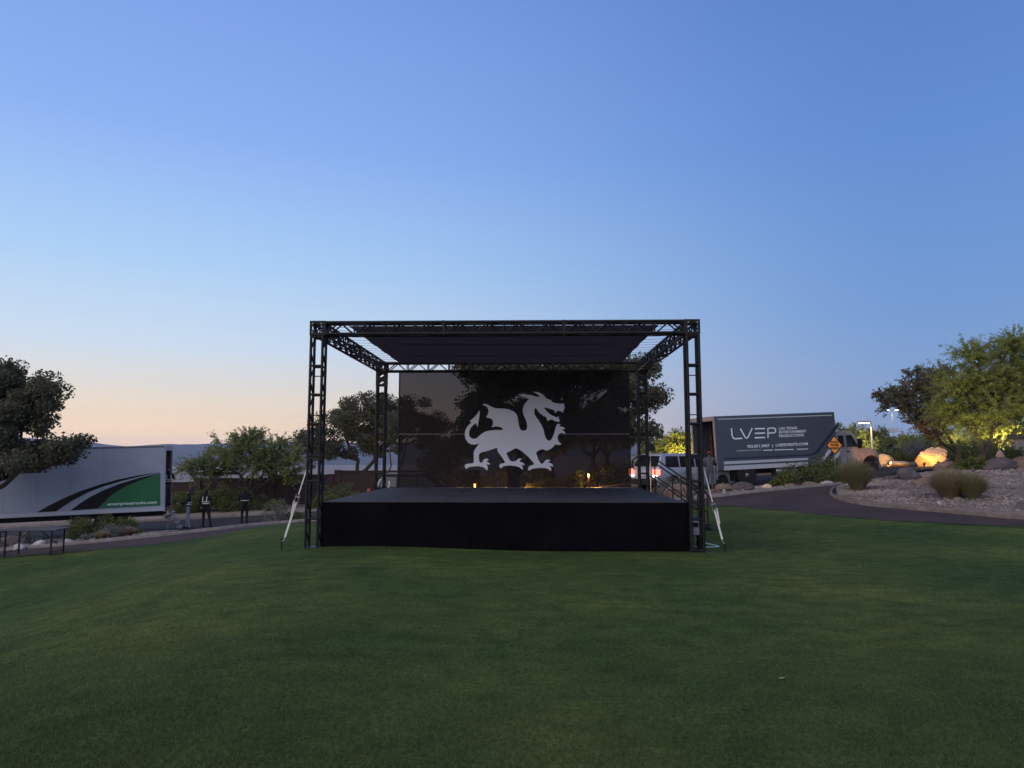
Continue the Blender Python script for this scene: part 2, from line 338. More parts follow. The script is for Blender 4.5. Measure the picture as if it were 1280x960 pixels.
def kerb(name, pts, n, wd, ht, m=None):
    c = smooth_curve(pts, n); tn = np.gradient(c, axis=0); tn /= np.linalg.norm(tn, axis=1)[:, None]; nm = np.c_[-tn[:, 1], tn[:, 0]]
    a = c-nm*wd/2; b = c+nm*wd/2; za = hs(a[:, 0], a[:, 1]); zb = hs(b[:, 0], b[:, 1]); zt = np.maximum(za, zb)+ht
    rows = [np.c_[a, za-.1], np.c_[a, zt-.015], np.c_[a+nm*.02, zt], np.c_[b-nm*.02, zt], np.c_[b, zt-.015], np.c_[b, zb-.1]]
    V = np.stack(rows, 1).reshape(-1, 3); idx = np.arange(n*6).reshape(n, 6)
    Fq = np.stack([idx[:-1, :-1], idx[1:, :-1], idx[1:, 1:], idx[:-1, 1:]], -1).reshape(-1, 4)
    return struct(npmesh(name, V, Fq, m or M_conc))

# ground to the horizon
rr = np.r_[0.5, np.arange(2, 84, 1.6), 84*1.13**np.arange(1, 31)]; th = np.radians(np.arange(0, 360, 3))
RR, TT = np.meshgrid(rr, th, indexing='ij'); X = (RR*np.sin(TT)).ravel(); Y = (RR*np.cos(TT)).ravel(); Z = hs(X, Y) - np.where(np.hypot(X, Y) < 75, .09, 0)
idx = np.arange(len(rr)*len(th)).reshape(len(rr), len(th)); nx = np.roll(idx, -1, 1)
Fq = np.stack([idx[:-1], idx[1:], nx[1:], nx[:-1]], -1).reshape(-1, 4)
struct(npmesh('ground', np.c_[X, Y, Z], Fq[:, ::-1], M_dirt, smooth=True))

LAWN_FAR = [(-60, 12), (-30, 16.5), (-20, 18.8), (-14.8, 20.4), (-11.5, 21.0), (-9.5, 21.7), (-8.3, 23.4), (-6, 25.4), (-3, 26.6), (1, 27.2), (5, 27.2), (7.6, 26.0), (8.35, 23.9), (8.9, 22.0), (9.6, 19.9), (12.8, 17.7), (20, 15.2), (32, 12.5), (60, 9)]
LAWN_NEAR = [(-60, -25), (60, -25)]
patch('lawn', LAWN_NEAR, LAWN_FAR, 200, 90, .02, M_lawn, skirt=.07)
def blades(n):
    Yb = 3.0-np.log(NP.uniform(.02, 1, n))*2.3; Xb = NP.uniform(-1, 1, n)*(Yb*.78+.4); z = hs(Xb, Yb)+.018; a = NP.uniform(0, 2*np.pi, n); ht = NP.uniform(.006, .019, n)*(1+.06*Yb); wd = NP.uniform(.0012, .0026, n)*(1+.05*Yb); le = NP.normal(size=(n, 2))*.008
    A = np.c_[Xb-np.cos(a)*wd, Yb-np.sin(a)*wd, z]; B = np.c_[Xb+np.cos(a)*wd, Yb+np.sin(a)*wd, z]; T = np.c_[Xb+le[:, 0], Yb+le[:, 1], z+ht]
    o = stuff(npmesh('grass', np.stack([A, B, T], 1).reshape(-1, 3), np.arange(n*3).reshape(n, 3), leafmat('grass_blade', (.026, .047, .017), (.078, .104, .036), .3))); return tag(o, 'closely mown green grass blades of the lawn', 'grass')
blades(330000)
# road and cart path sheets
patch('path', [(-60, 11.5), (-30, 16), (-20, 18.3), (-14.8, 19.9), (-9.7, 21.2), (-8.5, 22.8), (-6, 25), (1, 26.6), (5, 26.6), (7.2, 25.5), (8, 23.5), (8.7, 21.6), (9.4, 19.4), (12.7, 17.2), (20, 14.7), (60, 8.5)],
      [(-60, 21), (-30, 24), (-20, 25.2), (-15, 26.4), (-10, 27.3), (-6, 28.8), (1, 30), (6, 30.4), (9, 31.8), (14, 33), (18, 31), (20, 28), (24, 25), (28, 23), (60, 18)], 160, 16, 0, M_path)
patch('road', [(-70, 24.3), (-30, 27.3), (-20, 28.7), (-14.5, 32.2), (-10, 33), (-5, 31.5), (2, 30.2), (9, 31.3), (14, 32), (20, 31.5), (30, 33), (60, 40)],
      [(-70, 34), (-30, 36), (-20, 37.2), (-15, 38.2), (-9, 40), (0, 40), (9, 39.5), (15, 38), (21, 35.6), (30, 38.5), (60, 46)], 160, 18, .012, M_asph)
# planted beds and verges lying a step above the asphalt
bed_l = patch('planting_bed', [(-34, 19.8), (-22, 22.3), (-17, 23.6), (-13.6, 24.6), (-12.2, 25.2)], [(-34, 26), (-24, 27.6), (-18, 29.0), (-14.4, 30.2), (-12.6, 28)], 50, 16, .1, M_gravel, skirt=.2)
verge = patch('verge', [(-12.1, 25.2), (-10.4, 26.0), (-9.2, 27.6), (-7.5, 28.4), (-4, 29)], [(-12.4, 30.4), (-11.5, 30.9), (-10.4, 31), (-8.2, 30.8), (-4, 30.4)], 40, 8, .07, M_lawn, skirt=.2)
bed_b = patch('planting_bed', [(-5, 27.6), (1, 28), (5, 28.2), (8.4, 28.4), (10.5, 29.3), (14.2, 30.9)], [(-5, 29.9), (1, 30.4), (5, 30.8), (8.5, 31.2), (11, 31.7), (14.6, 32.2)], 60, 10, .08, M_gravel, skirt=.2)
isl_c = lambda X, Y: .0*X
island = patch('gravel_bed', [(11.15, 24.6), (11.1, 23), (11.9, 20.8), (13.3, 18.3), (20.5, 16.9), (45, 12.5)], [(12.3, 27.2), (14.2, 28.6), (17, 29.8), (20.5, 30.6), (27, 30), (50, 24)], 90, 40, .09, M_gravel, wob=.015, skirt=.25)
bed_w = patch('planting_bed', [(-70, 34.4), (-30, 36.3), (-20, 37.5), (-15, 38.5), (-9, 40.3), (0, 40.3), (9, 39.8), (15, 38.3), (21.5, 35.9), (30, 38.8), (60, 46.3)],
              [(-70, 47), (-30, 48), (-20, 48), (-15, 48), (-9, 48), (0, 48), (9, 48), (15, 48), (22, 50), (30, 50), (60, 56)], 120, 16, .1, M_dirt, skirt=.2)
kerb('kerb', [(-70, 34.2), (-30, 36.15), (-20, 37.35), (-15, 38.35), (-9, 40.15), (0, 40.15), (9, 39.65), (15, 38.15), (21.3, 35.75), (30, 38.65), (60, 46.15)], 140, .18, .14)
kerb('kerb', [(-34, 19.7), (-22, 22.2), (-17, 23.5), (-13.6, 24.5), (-12.1, 25.1), (-10.4, 25.9), (-9.2, 27.4), (-7.5, 28.3), (-5, 27.5), (1, 27.9), (5, 28.1), (8.4, 28.3), (10.5, 29.2), (14.2, 30.8)], 140, .14, .1)
kerb('kerb', [(-12.4, 30.55), (-10.4, 31.15), (-8.2, 30.95), (-4, 30.5), (1, 30.55), (8.5, 31.35), (14.6, 32.35)], 80, .15, .1)
kerb('kerb', [(12.3, 27.3), (11.3, 25.6), (11.02, 23.8), (11.1, 22.7), (11.85, 20.7), (13.25, 18.2), (20.5, 16.8), (45, 12.4)], 90, .09, .10, mat('edging_concrete', (.14, .11, .095), .9, var=.3, scale=4))

# far mountains
az = np.radians(np.arange(-85, 85.1, .5)); Dm = 3000
prof = lambda a: .46*(128 + 22*np.sin(a*7+1.2) + 14*np.sin(a*17+.3) + 9*np.sin(a*41) + 5*np.sin(a*83+2) + 55*np.exp(-((a+.95)/.2)**2))
rows = []
for k, (rf, zf) in enumerate([(.80, 0), (.86, .22), (.92, .5), (.96, .78), (1.0, 1.0), (1.08, .7)]):
    jig = NP.uniform(.985, 1.015, len(az)); rows.append(np.c_[Dm*rf*jig*np.sin(az), Dm*rf*jig*np.cos(az), np.where(k == 0, -32, prof(az)*zf*(1+.1*np.sin(az*120+k)*(k < 4)))])
V = np.stack(rows, 0).reshape(-1, 3); idx = np.arange(len(V)).reshape(6, -1)
struct(npmesh('mountains', V, np.stack([idx[:-1, :-1], idx[:-1, 1:], idx[1:, 1:], idx[1:, :-1]], -1).reshape(-1, 4), M_mtn, smooth=True))

# ================================================================== STAGE
SX, SY, SROT = -0.17, 14.3, R(-1.3)
def stage_pt(x, y, z): 
    c, s = math.cos(SROT), math.sin(SROT); return Vector((SX + x*c - y*s, SY + x*s + y*c, z))
HW, DEP, HT, TT_ = 3.99, 6.4, 4.67, .30     # half width, front-to-rear, height, truss size
frame = thing('truss_frame', 'black box truss frame of four towers and roof beams standing over the stage', 'truss', (SX, SY, 0), (0, 0, SROT))
_tube = {}
def rod(name, a, b, r, parent, n=8, m=None):
    """one rod, mesh shared between rods of the same length and thickness"""
    a = Vector(a); b = Vector(b); d = b-a; key = (round(d.length, 3), r, n)
    if key not in _tube:
        mb = MB().tube((0,0,0), (0,0,d.length), r, n=n); o = mb.build(name, m or M_black, smooth=True); _tube[key] = o.data; bpy.data.objects.remove(o)
    o = link(name, _tube[key], parent); o.location = a; o.rotation_euler = d.to_track_quat('Z', 'Y').to_euler(); return o
CR, BR = .030, .0165
def truss_tower(cx, cy, z0, z1, rear=False):
    t = bpy.data.objects.new('tower', None); COL.objects.link(t); t.parent = frame; t.location = (cx, cy, 0); t.empty_display_size = .2
    q = TT_/2-CR
    for sx in (-1, 1):
        for sy in (-1, 1): rod('chord', (sx*q, sy*q, z0), (sx*q, sy*q, z1), CR, t, 10)
    MB().box((0, 0, z0-.012), (TT_+.06, TT_+.06, .024)).build('base_plate', M_black, t)
    lv = [z for z in (.03, .65, 1.40, 1.88, 2.55, 3.15, 3.74, z1-.03) if z > z0-.01]
    thin = [1.24, 2.74, 3.55]
    for z in lv:
        z = max(z, z0+.02)
        for sy in (-1, 1): rod('rung', (-q, sy*q, z), (q, sy*q, z), (.024 if z > .1 else .018), t)
    for z in thin:
        if z < z1: rod('rung', (-q, q, z), (q, q, z), .011, t)
    for z in (1.86, 1.92):   # bolted joint between the two tower lengths
        for sy in (-1, 1): MB().box((0, sy*q, z), (TT_, .05, .035)).build('joint_plate', M_black, t)
    for sx in (-1, 1):       # lacing on the two side faces
        zz = z0+.06; k = 0
        while zz < z1-.25:
            rod('brace', (sx*q, -q if k % 2 else q, zz), (sx*q, q if k % 2 else -q, zz+.30), BR, t, 6); zz += .30; k += 1
    return t
ZB = HT-TT_
for sx in (-1, 1):
    for yy, rear in ((TT_/2, False), (DEP+TT_/2, True)):
        wp = stage_pt(sx*(HW-TT_/2), yy, 0); g = h(wp.x, wp.y)+.024
        truss_tower(sx*(HW-TT_/2), yy, g, ZB, rear)
def corner(cx, cy, rear):
    z0 = ZB - (.42 if rear else .02); q = TT_/2
    o = MB(); fr = .045
    for (za, zb) in ([(ZB, HT)] + ([(z0+.01, z0+.215), (z0+.215, ZB)] if rear else [])):
        for sx in (-1, 1):
            for sy in (-1, 1): o.bx((sx*q, sy*q, za), (sx*(q-fr), sy*(q-fr), zb))
        for z in (za+fr/2, zb-fr/2):
            for s_ in (-1, 1):
                o.box((0, s_*(q-fr/2), z), (2*q-2*fr, fr, fr)); o.box((s_*(q-fr/2), 0, z), (fr, 2*q-2*fr, fr))
        hh = zb-za       # gussets in the corners leave a diamond opening
        for s_ in (-1, 1):
            for ax in (0, 1):
                for (ua, va) in ((-1, -1), (1, -1), (1, 1), (-1, 1)):
                    e = q-.012; u0 = ua*(q-fr*.5); v0 = (za+zb)/2+va*(hh/2-fr*.5); k = .155 if rear else .13
                    tri = [(u0, v0), (u0-ua*k, v0), (u0, v0-va*min(k, hh*.5))]
                    fn = (lambda u, v, d, s_=s_, e=e: (u, s_*e+d, v)) if ax == 0 else (lambda u, v, d, s_=s_, e=e: (s_*e+d, u, v))
                    o.prism(tri, fn, -.006, .006)
    ob = o.build('corner_block', M_black, frame); ob.location = (cx, cy, 0)
    for sx in (-1, 1):
        for z in (ZB+.06, HT-.06):
            b = MB().lathe((cx+sx*.09, cy-q-.006, z), [(.013, -.006), (.013, .006)], 6, 'y').build('bolt', M_steel, ob); b.location = (-cx, -cy, 0)
for sx in (-1, 1):
    corner(sx*(HW-TT_/2), TT_/2, False); corner(sx*(HW-TT_/2), DEP+TT_/2, True)
def truss_beam(a, b, across, nseg, bay, front=True):
    """horizontal box truss from a to b (bottom centre line at ZB), across = unit vector"""
    t = bpy.data.objects.new('roof_beam', None); COL.objects.link(t); t.parent = frame; t.location = a; t.empty_display_size = .2
    d = (Vector(b)-Vector(a)); Ln = d.length; d.normalize(); q = TT_/2-CR; c = Vector((0, 0, TT_/2)); up = Vector((0, 0, 1)); ac = Vector(across)
    pt = lambda s_, u, v: c + d*s_ + ac*(u*q) + up*(v*q)
    for u in (-1, 1):
        for v in (-1, 1): rod('chord', pt(0, u, v), pt(Ln, u, v), CR, t, 10)
    for k in range(nseg+1):      # end plates where lengths bolt together
        for e in ((-.014, .014) if 0 < k < nseg else ((.012,) if k == 0 else (-.012,))):
            s_ = Ln*k/nseg+e; m = MB()
            for u in (-1, 1): m.box(pt(s_, u, 0), [abs(d[i])*.024 + abs(ac[i])*.055 + abs(up[i])*TT_ for i in range(3)])
            for v in (-1, 1): m.box(pt(s_, 0, v), [abs(d[i])*.024 + abs(ac[i])*(TT_-.06) + abs(up[i])*.055 for i in range(3)])
            m.build('end_plate', M_black, t)
    nb = max(1, round(Ln/nseg/bay)); bl = Ln/nseg/nb
    for k in range(nseg*nb):
        s0 = k*bl
        for u in (-1, 1):
            if k % nb: rod('brace', pt(s0, u, -1), pt(s0, u, 1), BR*.9, t, 6)
            rod('brace', pt(s0+.03, u, -1), pt(s0+bl/2, u, 1), BR, t, 6); rod('brace', pt(s0+bl/2, u, 1), pt(s0+bl-.03, u, -1), BR, t, 6)
        for v in (-1, 1): rod('brace', pt(s0, -1, v), pt(s0+bl, 1 if k % 2 else -1, v), BR, t, 6) if k % 2 else rod('brace', pt(s0, 1, v), pt(s0+bl, -1, v), BR, t, 6)
    return t
xi = HW-TT_
truss_beam((-xi, TT_/2, ZB), (xi, TT_/2, ZB), (0, 1, 0), 3, .61)
truss_beam((-xi, DEP+TT_/2, ZB), (xi, DEP+TT_/2, ZB), (0, 1, 0), 3, .61)
for sx in (-1, 1): truss_beam((sx*(HW-TT_/2), TT_, ZB), (sx*(HW-TT_/2), DEP, ZB), (1, 0, 0), 2, .5)

# canopy cloth with rope lacing
cn = thing('shade_canopy', 'dark mesh shade cloth laced across the top of the truss frame', 'canopy', (SX, SY, 0), (0, 0, SROT))
nu_, nv2 = 30, 26; vv = []; 
for j in range(nv2+1):
    for i in range(nu_+1):
        u = i/nu_; v = j/nv2; x = -3.28+6.5*u; x += .012*math.sin(v*math.pi*9)*(1 if u in (0, 1) else 0)
        y = .36 + 5.9*v; z = HT-.05-.07*math.sin(math.pi*u)*math.sin(math.pi*v)**.6-.004*math.sin(u*30+v*4)*math.sin(v*math.pi)
        vv.append((x, y, z))
ff = [(j*(nu_+1)+i, j*(nu_+1)+i+1, (j+1)*(nu_+1)+i+1, (j+1)*(nu_+1)+i) for j in range(nv2) for i in range(nu_)]
co_ = MB().add(vv, ff).build('cloth', M_canopy, cn, smooth=True); md = co_.modifiers.new('t', 'SOLIDIFY'); md.thickness = .004
for v in (.34, .67):
    MB().box((-.03, .36+5.9*v, HT-.135), (5.2, .05, .006)).build('seam', M_dark, co_)
for sx in (-1, 1):
    x0 = -3.28 if sx < 0 else 3.22
    for k in range(14):
        y = .5+k*.42; rod('lacing', (x0, y, HT-.06), (sx*(xi+.01), y+.06, HT-.03), .0045, cn, 6, M_rope)
    for k in range(14):
        pass
for k in range(20):
    x = -3.15+k*.33; rod('lacing', (x, .37, HT-.06), (x, TT_+.0, HT-.03), .006, cn, 6, M_rope); rod('lacing', (x, 6.24, HT-.06), (x+.04, DEP+.02, HT-.03), .006, cn, 6, M_rope)

# stage platform
DK = .98
st = thing('stage_platform', 'low black stage with grey deck boards and black cloth skirt', 'stage', (SX, SY, 0), (0, 0, SROT))
for i in range(6):
    for j in range(5):
        if i*5+j >= 0:
            MB().bx((-3.66+i*1.22+.005, .14+j*1.3+.005, DK-.03), (-3.66+(i+1)*1.22-.005, .14+(j+1)*1.3-.005, DK+NP.uniform(-.004, .004))).build('deck_panel', M_deck, st)
fr = MB()
for j in range(6): fr.bx((-3.6, .2+j*1.27-.03, DK-.15), (3.6, .2+j*1.27+.03, DK-.032))
fr.build('deck_frame', M_black, st)
for i in range(4):
    for j in range(3):
        x = -3.5+i*7/3; y = .35+j*2.9; wp = stage_pt(x, y, 0); MB().bx((x-.03, y-.03, h(wp.x, wp.y)), (x+.03, y+.03, DK-.15)).build('leg', M_black, st)
def skirt(p0, p1, n, nm):
    p0 = Vector((*p0, 0)); p1 = Vector((*p1, 0)); nm = Vector((*nm, 0)); vs_ = []
    for i in range(n+1):
        p = p0.lerp(p1, i/n); wp = stage_pt(p.x, p.y, 0); g = h(wp.x, wp.y)+.018
        for k, z in enumerate((DK-.008, .62*DK+.38*g, .3*DK+.7*g, g)):
            q = p + nm*(.012+(.001+.0015*k)*math.sin(i*1.7)+.003*k*math.sin(i*.61+2)*math.sin(i*.23)); vs_.append((q.x, q.y, z))
    ff = [(i*4+k, (i+1)*4+k, (i+1)*4+k+1, i*4+k+1) for i in range(n) for k in range(3)]
    o = MB().add(vs_, ff).build('skirt', M_skirt, st, smooth=True); o.data.materials[0] = M_skirt
skirt((-3.66, .13), (3.66, .13), 150, (0, -1)); skirt((-3.665, .13), (-3.665, 6.6), 80, (-1, 0)); skirt((3.665, .13), (3.665, 6.6), 80, (1, 0))

# scrim backdrop with emblem
SCY = DEP-.06; sc = thing('scrim_backdrop', 'see-through black mesh backdrop with a pale dragon emblem', 'backdrop', (SX, SY, 0), (0, 0, SROT))
sx0, sx1, sz0, sz1 = -3.26, 3.42, DK+.03, 4.35; vv = []
for j in range(13):
    for i in range(41): u = i/40; v = j/12; vv.append((sx0+(sx1-sx0)*u, SCY+.018*math.sin(u*9)*math.sin(v*math.pi)+.006*math.sin(u*31+v*5), sz0+(sz1-sz0)*v))
MB().add(vv, [(j*41+i, j*41+i+1, (j+1)*41+i+1, (j+1)*41+i) for j in range(12) for i in range(40)]).build('mesh_cloth', M_scrim, sc, smooth=True)
M_seam = mat('scrim_seam', (.12, .10, .11), .7); M_hem = mat('scrim_hem', (.03, .026, .03), .7)
for a_, b_ in ((sx0, -1.35), (1.33, sx1)): MB().bx((a_, SCY-.034, 2.515), (b_, SCY-.026, 2.55)).build('seam', M_seam, sc)
for a_ in (sx0-.03, sx1): MB().bx((a_, SCY-.03, sz0), (a_+.03, SCY+.03, sz1)).build('hem', M_hem, sc)
DR = """695,103 760,103 830,112 890,128 918,134 905,110 880,92 848,78 890,80 930,92 960,115 985,145 1010,155 1030,162 1045,182 1080,192 1120,198 1150,195 1162,195 1160,220 1168,235 1160,255 1152,265 1150,287 1135,275 1100,265 1085,280 1070,292 1068,275 1060,262 1040,255 1000,242 965,232 965,245 985,270 1010,295 1040,315 1075,330 1095,335 1102,318 1108,340 1118,375 1100,378 1070,372 1040,355 1010,360 995,372 990,350 985,335 950,315 910,285 885,250 876,236 865,255 862,285 870,310 885,335 910,370 935,410 955,455 965,500 975,535 990,558 1010,567 1030,560 1045,535 1060,500 1070,460 1078,430 1090,402 1105,398 1125,402 1118,415 1112,428 1140,425 1165,438 1172,450 1150,452 1130,455 1155,468 1170,485 1172,503 1155,492 1130,488 1110,500 1097,525 1098,555 1110,580 1135,600 1120,610 1095,608 1075,603 1055,625 1030,648 1000,662 975,665 955,652 930,655 905,665 885,680 882,695 892,720 903,755 920,785 940,800 960,785 972,765 990,757 1010,756 1028,768 1010,770 1000,785 1020,790 1042,800 1050,812 1048,830 1035,822 1015,822 1030,840 1033,865 1020,868 1010,855 985,842 930,838 880,842 845,848 822,858 812,868 800,850 805,830 825,815 850,810 862,800 850,780 835,765 800,725 760,690 720,660 690,645 675,642 650,655 620,672 583,690 590,710 605,740 620,765 640,775 665,775 685,765 700,748 720,742 738,752 725,758 715,770 725,780 745,785 765,800 768,815 755,808 735,808 748,830 748,860 735,850 710,830 670,820 620,815 575,818 545,828 535,845 525,838 512,825 515,805 535,795 560,792 572,785 560,765 545,740 520,705 495,670 492,640 480,640 455,648 400,668 350,680 322,690 310,705 308,735 312,770 325,790 345,780 355,760 370,748 390,745 410,758 395,765 382,775 400,780 418,795 415,808 398,803 385,805 397,825 395,858 385,862 370,845 350,830 300,822 240,825 205,832 190,845 180,848 168,830 170,808 190,798 230,795 255,790 258,770 258,730 256,690 265,660 285,632 318,585 295,600 265,607 230,603 200,585 178,555 168,515 170,475 185,440 205,412 235,385 215,373 240,352 270,325 295,295 312,262 318,290 312,340 303,390 295,430 285,410 278,390 255,408 230,435 213,470 210,505 220,530 240,545 265,548 290,540 315,515 340,495 375,475 420,465 470,460 520,460 552,458 545,440 520,428 480,424 435,430 448,410 452,385 445,360 425,342 400,338 380,332 398,305 405,275 400,245 385,225 360,212 340,207 365,197 395,205 425,222 460,238 510,245 560,246 610,255 650,270 680,295 695,325 702,365 708,410 718,445 735,463 760,468 785,458 793,430 788,390 775,350 755,310 747,270 752,230 770,195 795,165 812,155 790,145 750,125"""
o_ = stage_pt(0, SCY-.04, 0); n_ = Vector((math.sin(SROT), -math.cos(SROT), 0)); poly = []
Mi = Matrix.Translation((SX, SY, 0)) @ Matrix.Rotation(SROT, 4, 'Z'); Mi = Mi.inverted()
for q in DR.split():
    a, b = q.split(','); p = Mi @ to_plane(560+float(a)/8, 480+float(b)/8, o_, n_); poly.append((p.x, p.z))
MB().prism(poly, lambda u, v, d: (u, SCY-.04+d, v), -.002, .002).build('dragon_emblem', M_emblem, sc)

# stair with hand rails on the far right side of the stage
sw = thing('stage_stair', 'black steel stair with sloping hand rails at the rear side of the stage', 'stair', stage_pt(3.70, 4.4, 0), (0, 0, SROT))
g0 = h(*stage_pt(4.6, 4.4, 0)[:2])
for k in range(5): MB().bx((.02+k*.27, -.5, DK-.12-(DK-.12-g0)*(k+.0)/5-.04), (.02+k*.27+.28, .5, DK-.12-(DK-.12-g0)*k/5)).build('tread', M_black, sw)
for sy in (-1, 1):
    y = sy*.52
    MB().path([(-.02, y, DK-.15), (1.4, y, g0+.03)], .035, 6).build('stringer', M_black, sw)
    rl = MB(); top = [(-.36, y, DK+.55), (-.42, y, DK+.68), (-.40, y, DK+.82), (-.30, y, DK+.90), (-.16, y, DK+.90), (.0, y, DK+.86), (1.3, y, g0+.92), (1.38, y, g0+.80)]
    rl.path(top, .019, 8).build('hand_rail', M_black, sw, smooth=True)
    MB().path([(0, y, DK+.42), (1.3, y, g0+.46)], .016, 8).build('mid_rail', M_black, sw, smooth=True)
    for x, zb, zt in ((.0, DK-.15, DK+.86), (.65, (DK+g0)/2-.1, (DK+g0)/2+.88), (1.3, g0, g0+.92)): MB().tube((x, y, zb), (x, y, zt), .018).build('post', M_black, sw)

# ratchet guy straps
def strap(label, a, b, rr_):
    a = Vector(a); b = Vector(b); g = thing('guy_strap', label, 'strap', (b.x, b.y, b.z), group='white guy straps bracing the front towers'); T = lambda p: p-b
    d = (b-a).normalized(); sd = d.cross(Vector((0, 1, 0))).normalized()
    mid = a.lerp(b, rr_); e1 = b-d*.22
    def web(p, q, wd, nm): 
        m = MB(); n = Vector((0, -1, 0)); fn = lambda pp, s_, t_: T(pp)+sd*(s_*wd/2)+n*(t_*.002)
        vs_ = [fn(p, -1, -1), fn(p, 1, -1), fn(p, 1, 1), fn(p, -1, 1), fn(q, -1, -1), fn(q, 1, -1), fn(q, 1, 1), fn(q, -1, 1)]
        return m.add(vs_, [(0,3,2,1),(4,5,6,7),(0,1,5,4),(1,2,6,5),(2,3,7,6),(3,0,4,7)]).build(nm, M_strap, g)
    web(a, mid-d*.1, .022, 'webbing'); web(mid+d*.06, e1, .038, 'webbing'); web(mid+Vector((.05*math.copysign(1, -d.x)*-1, -.02, -.02)), mid+Vector((.10*math.copysign(1, d.x), -.02, -.33)), .03, 'loose_tail')
    r_ = MB()
    for s_ in (-1, 1): r_.box(T(mid)+sd*.035*s_, (.008, .05, .2), (0, math.atan2(d.x, d.z) if d.z > 0 else math.atan2(-d.x, -d.z), 0))
    r_.tube(T(mid-d*.05)-sd*.05, T(mid-d*.05)+sd*.05, .018).tube(T(mid+d*.06)-sd*.05, T(mid+d*.06)+sd*.05, .014).build('ratchet', M_steel, g)
    hk = MB().path([T(e1), T(e1+d*.07), T(b+Vector((0, -.01, .14)))], .012, 6).build('hook', M_steel, g)
    MB().tube((0, 0, -.25), (0, 0, .17), .013).lathe((0, 0, .15), [(.02, 0), (.025, .02), (.02, .03)], 8).build('ground_stake', M_black, g)
pL = stage_pt(-HW-.44, .15, 0); pR = stage_pt(HW+.38, .1, 0)
strap('white ratchet strap staked out beside the tower nearest the striped truck', stage_pt(-HW-.0, .1, 1.66), (pL.x, 14.4, h(pL.x, 14.4)+.05), .40)
strap('white ratchet strap staked out beside the tower nearest the charcoal box truck', stage_pt(HW+.0, .1, 1.74), (pR.x+.0, 14.25, h(pR.x, 14.25)+.05), .50)

# cables and a power box by the right front tower
pb = thing('power_box', 'grey power distribution box on the lawn behind the front tower', 'electrical box', stage_pt(3.86, .62, h(*stage_pt(3.86, .62, 0)[:2])+.02), (0, 0, SROT))
MB().bx((-.13, -.1, .28), (.13, .1, .56)).build('case', mat('grey_case', (.28, .28, .29), .5, var=.2), pb, bevel=.015)
MB().bx((-.11, -.112, .44), (.11, -.1, .53)).build('breaker_panel', M_dark, pb)
for k in range(3): MB().lathe((-.07+k*.07, -.1, .35), [(.025, -.02), (.025, 0)], 10, 'y').build('socket', M_pale, pb)
for sx in (-1, 1): MB().bx((sx*.12-.012, -.09, 0), (sx*.12+.012, .09, .28)).build('foot', M_dark, pb)
def cable(label, pts, r=.014, m=M_rubber, name='power_cable'):
    P0 = [Vector(p) for p in pts]; out = []
    for i in range(len(P0)-1):
        p_, a, b, n_2 = P0[max(i-1, 0)], P0[i], P0[i+1], P0[min(i+2, len(P0)-1)]
        for k in range(8):
            t = k/8; out.append(.5*((2*a)+(b-p_)*t+(2*p_-5*a+4*b-n_2)*t*t+(3*a-p_-3*b+n_2)*t**3))
    out.append(P0[-1]); return tag(MB().path(out, r, 6).build(name, m, smooth=True), label, 'cable')
q = lambda x, y, z: stage_pt(x, y, z)
cable('black power cable looping off the right front tower rungs', [q(3.70, .12, 1.40), q(3.76, -.02, 1.05), q(3.88, -.03, .93), q(3.96, .05, 1.02), q(3.98, .28, 1.35)])
cable('black cable hanging slack beside the right stage skirt', [q(3.68, .5, 1.25), q(3.80, .4, .9), q(3.92, .4, .82), q(4.02, .3, 1.0), q(4.05, .4, 1.3)], .011)
cable('pale blue cable lying on the grass beside the right front tower', [q(4.02, 1.0, h(*q(4.02, 1.0, 0)[:2])+.16), q(4.15, .9, h(*q(4.15, .9, 0)[:2])+.10), q(4.45, .8, h(*q(4.45, .8, 0)[:2])+.035), q(4.1, .7, h(*q(4.1, .7, 0)[:2])+.035), q(3.9, .66, h(*q(3.9, .66, 0)[:2])+.05)], .016, mat('pale_cable', (.25, .36, .38), .6))

# ================================================================== VEGETATION
def leaves(C, sz, asp, droop=0.0, flat=0.0):
    """two-triangle leaves at points C"""
    n = len(C); a = NP.normal(size=(n, 3)); a[:, 2] = a[:, 2]*(1-flat) - droop; a /= np.linalg.norm(a, axis=1)[:, None]
    b = NP.normal(size=(n, 3)); b -= (b*a).sum(1)[:, None]*a; b /= np.linalg.norm(b, axis=1)[:, None]
    s = sz*NP.uniform(.6, 1.35, n)[:, None]; V = np.stack([C-a*s, C+b*s*asp, C+a*s, C-b*s*asp], 1).reshape(-1, 3)
    return V, np.arange(n*4).reshape(n, 4)
def limb(mb, a, b, r0, r1, sag=.12, n=5):
    a = Vector(a); b = Vector(b); d = (b-a).length; pts = []; o1 = Vector(NP.normal(size=3))*sag*d*.5; o1.z = abs(o1.z)*.3
    for i in range(n+1):
        t = i/n; pts.append(a.lerp(b, t)+o1*math.sin(math.pi*t)+Vector(NP.normal(size=3))*.018*d*(0 < i < n))
    mb.path(pts, [r0+(r1-r0)*i/n for i in range(n+1)], 6); return pts
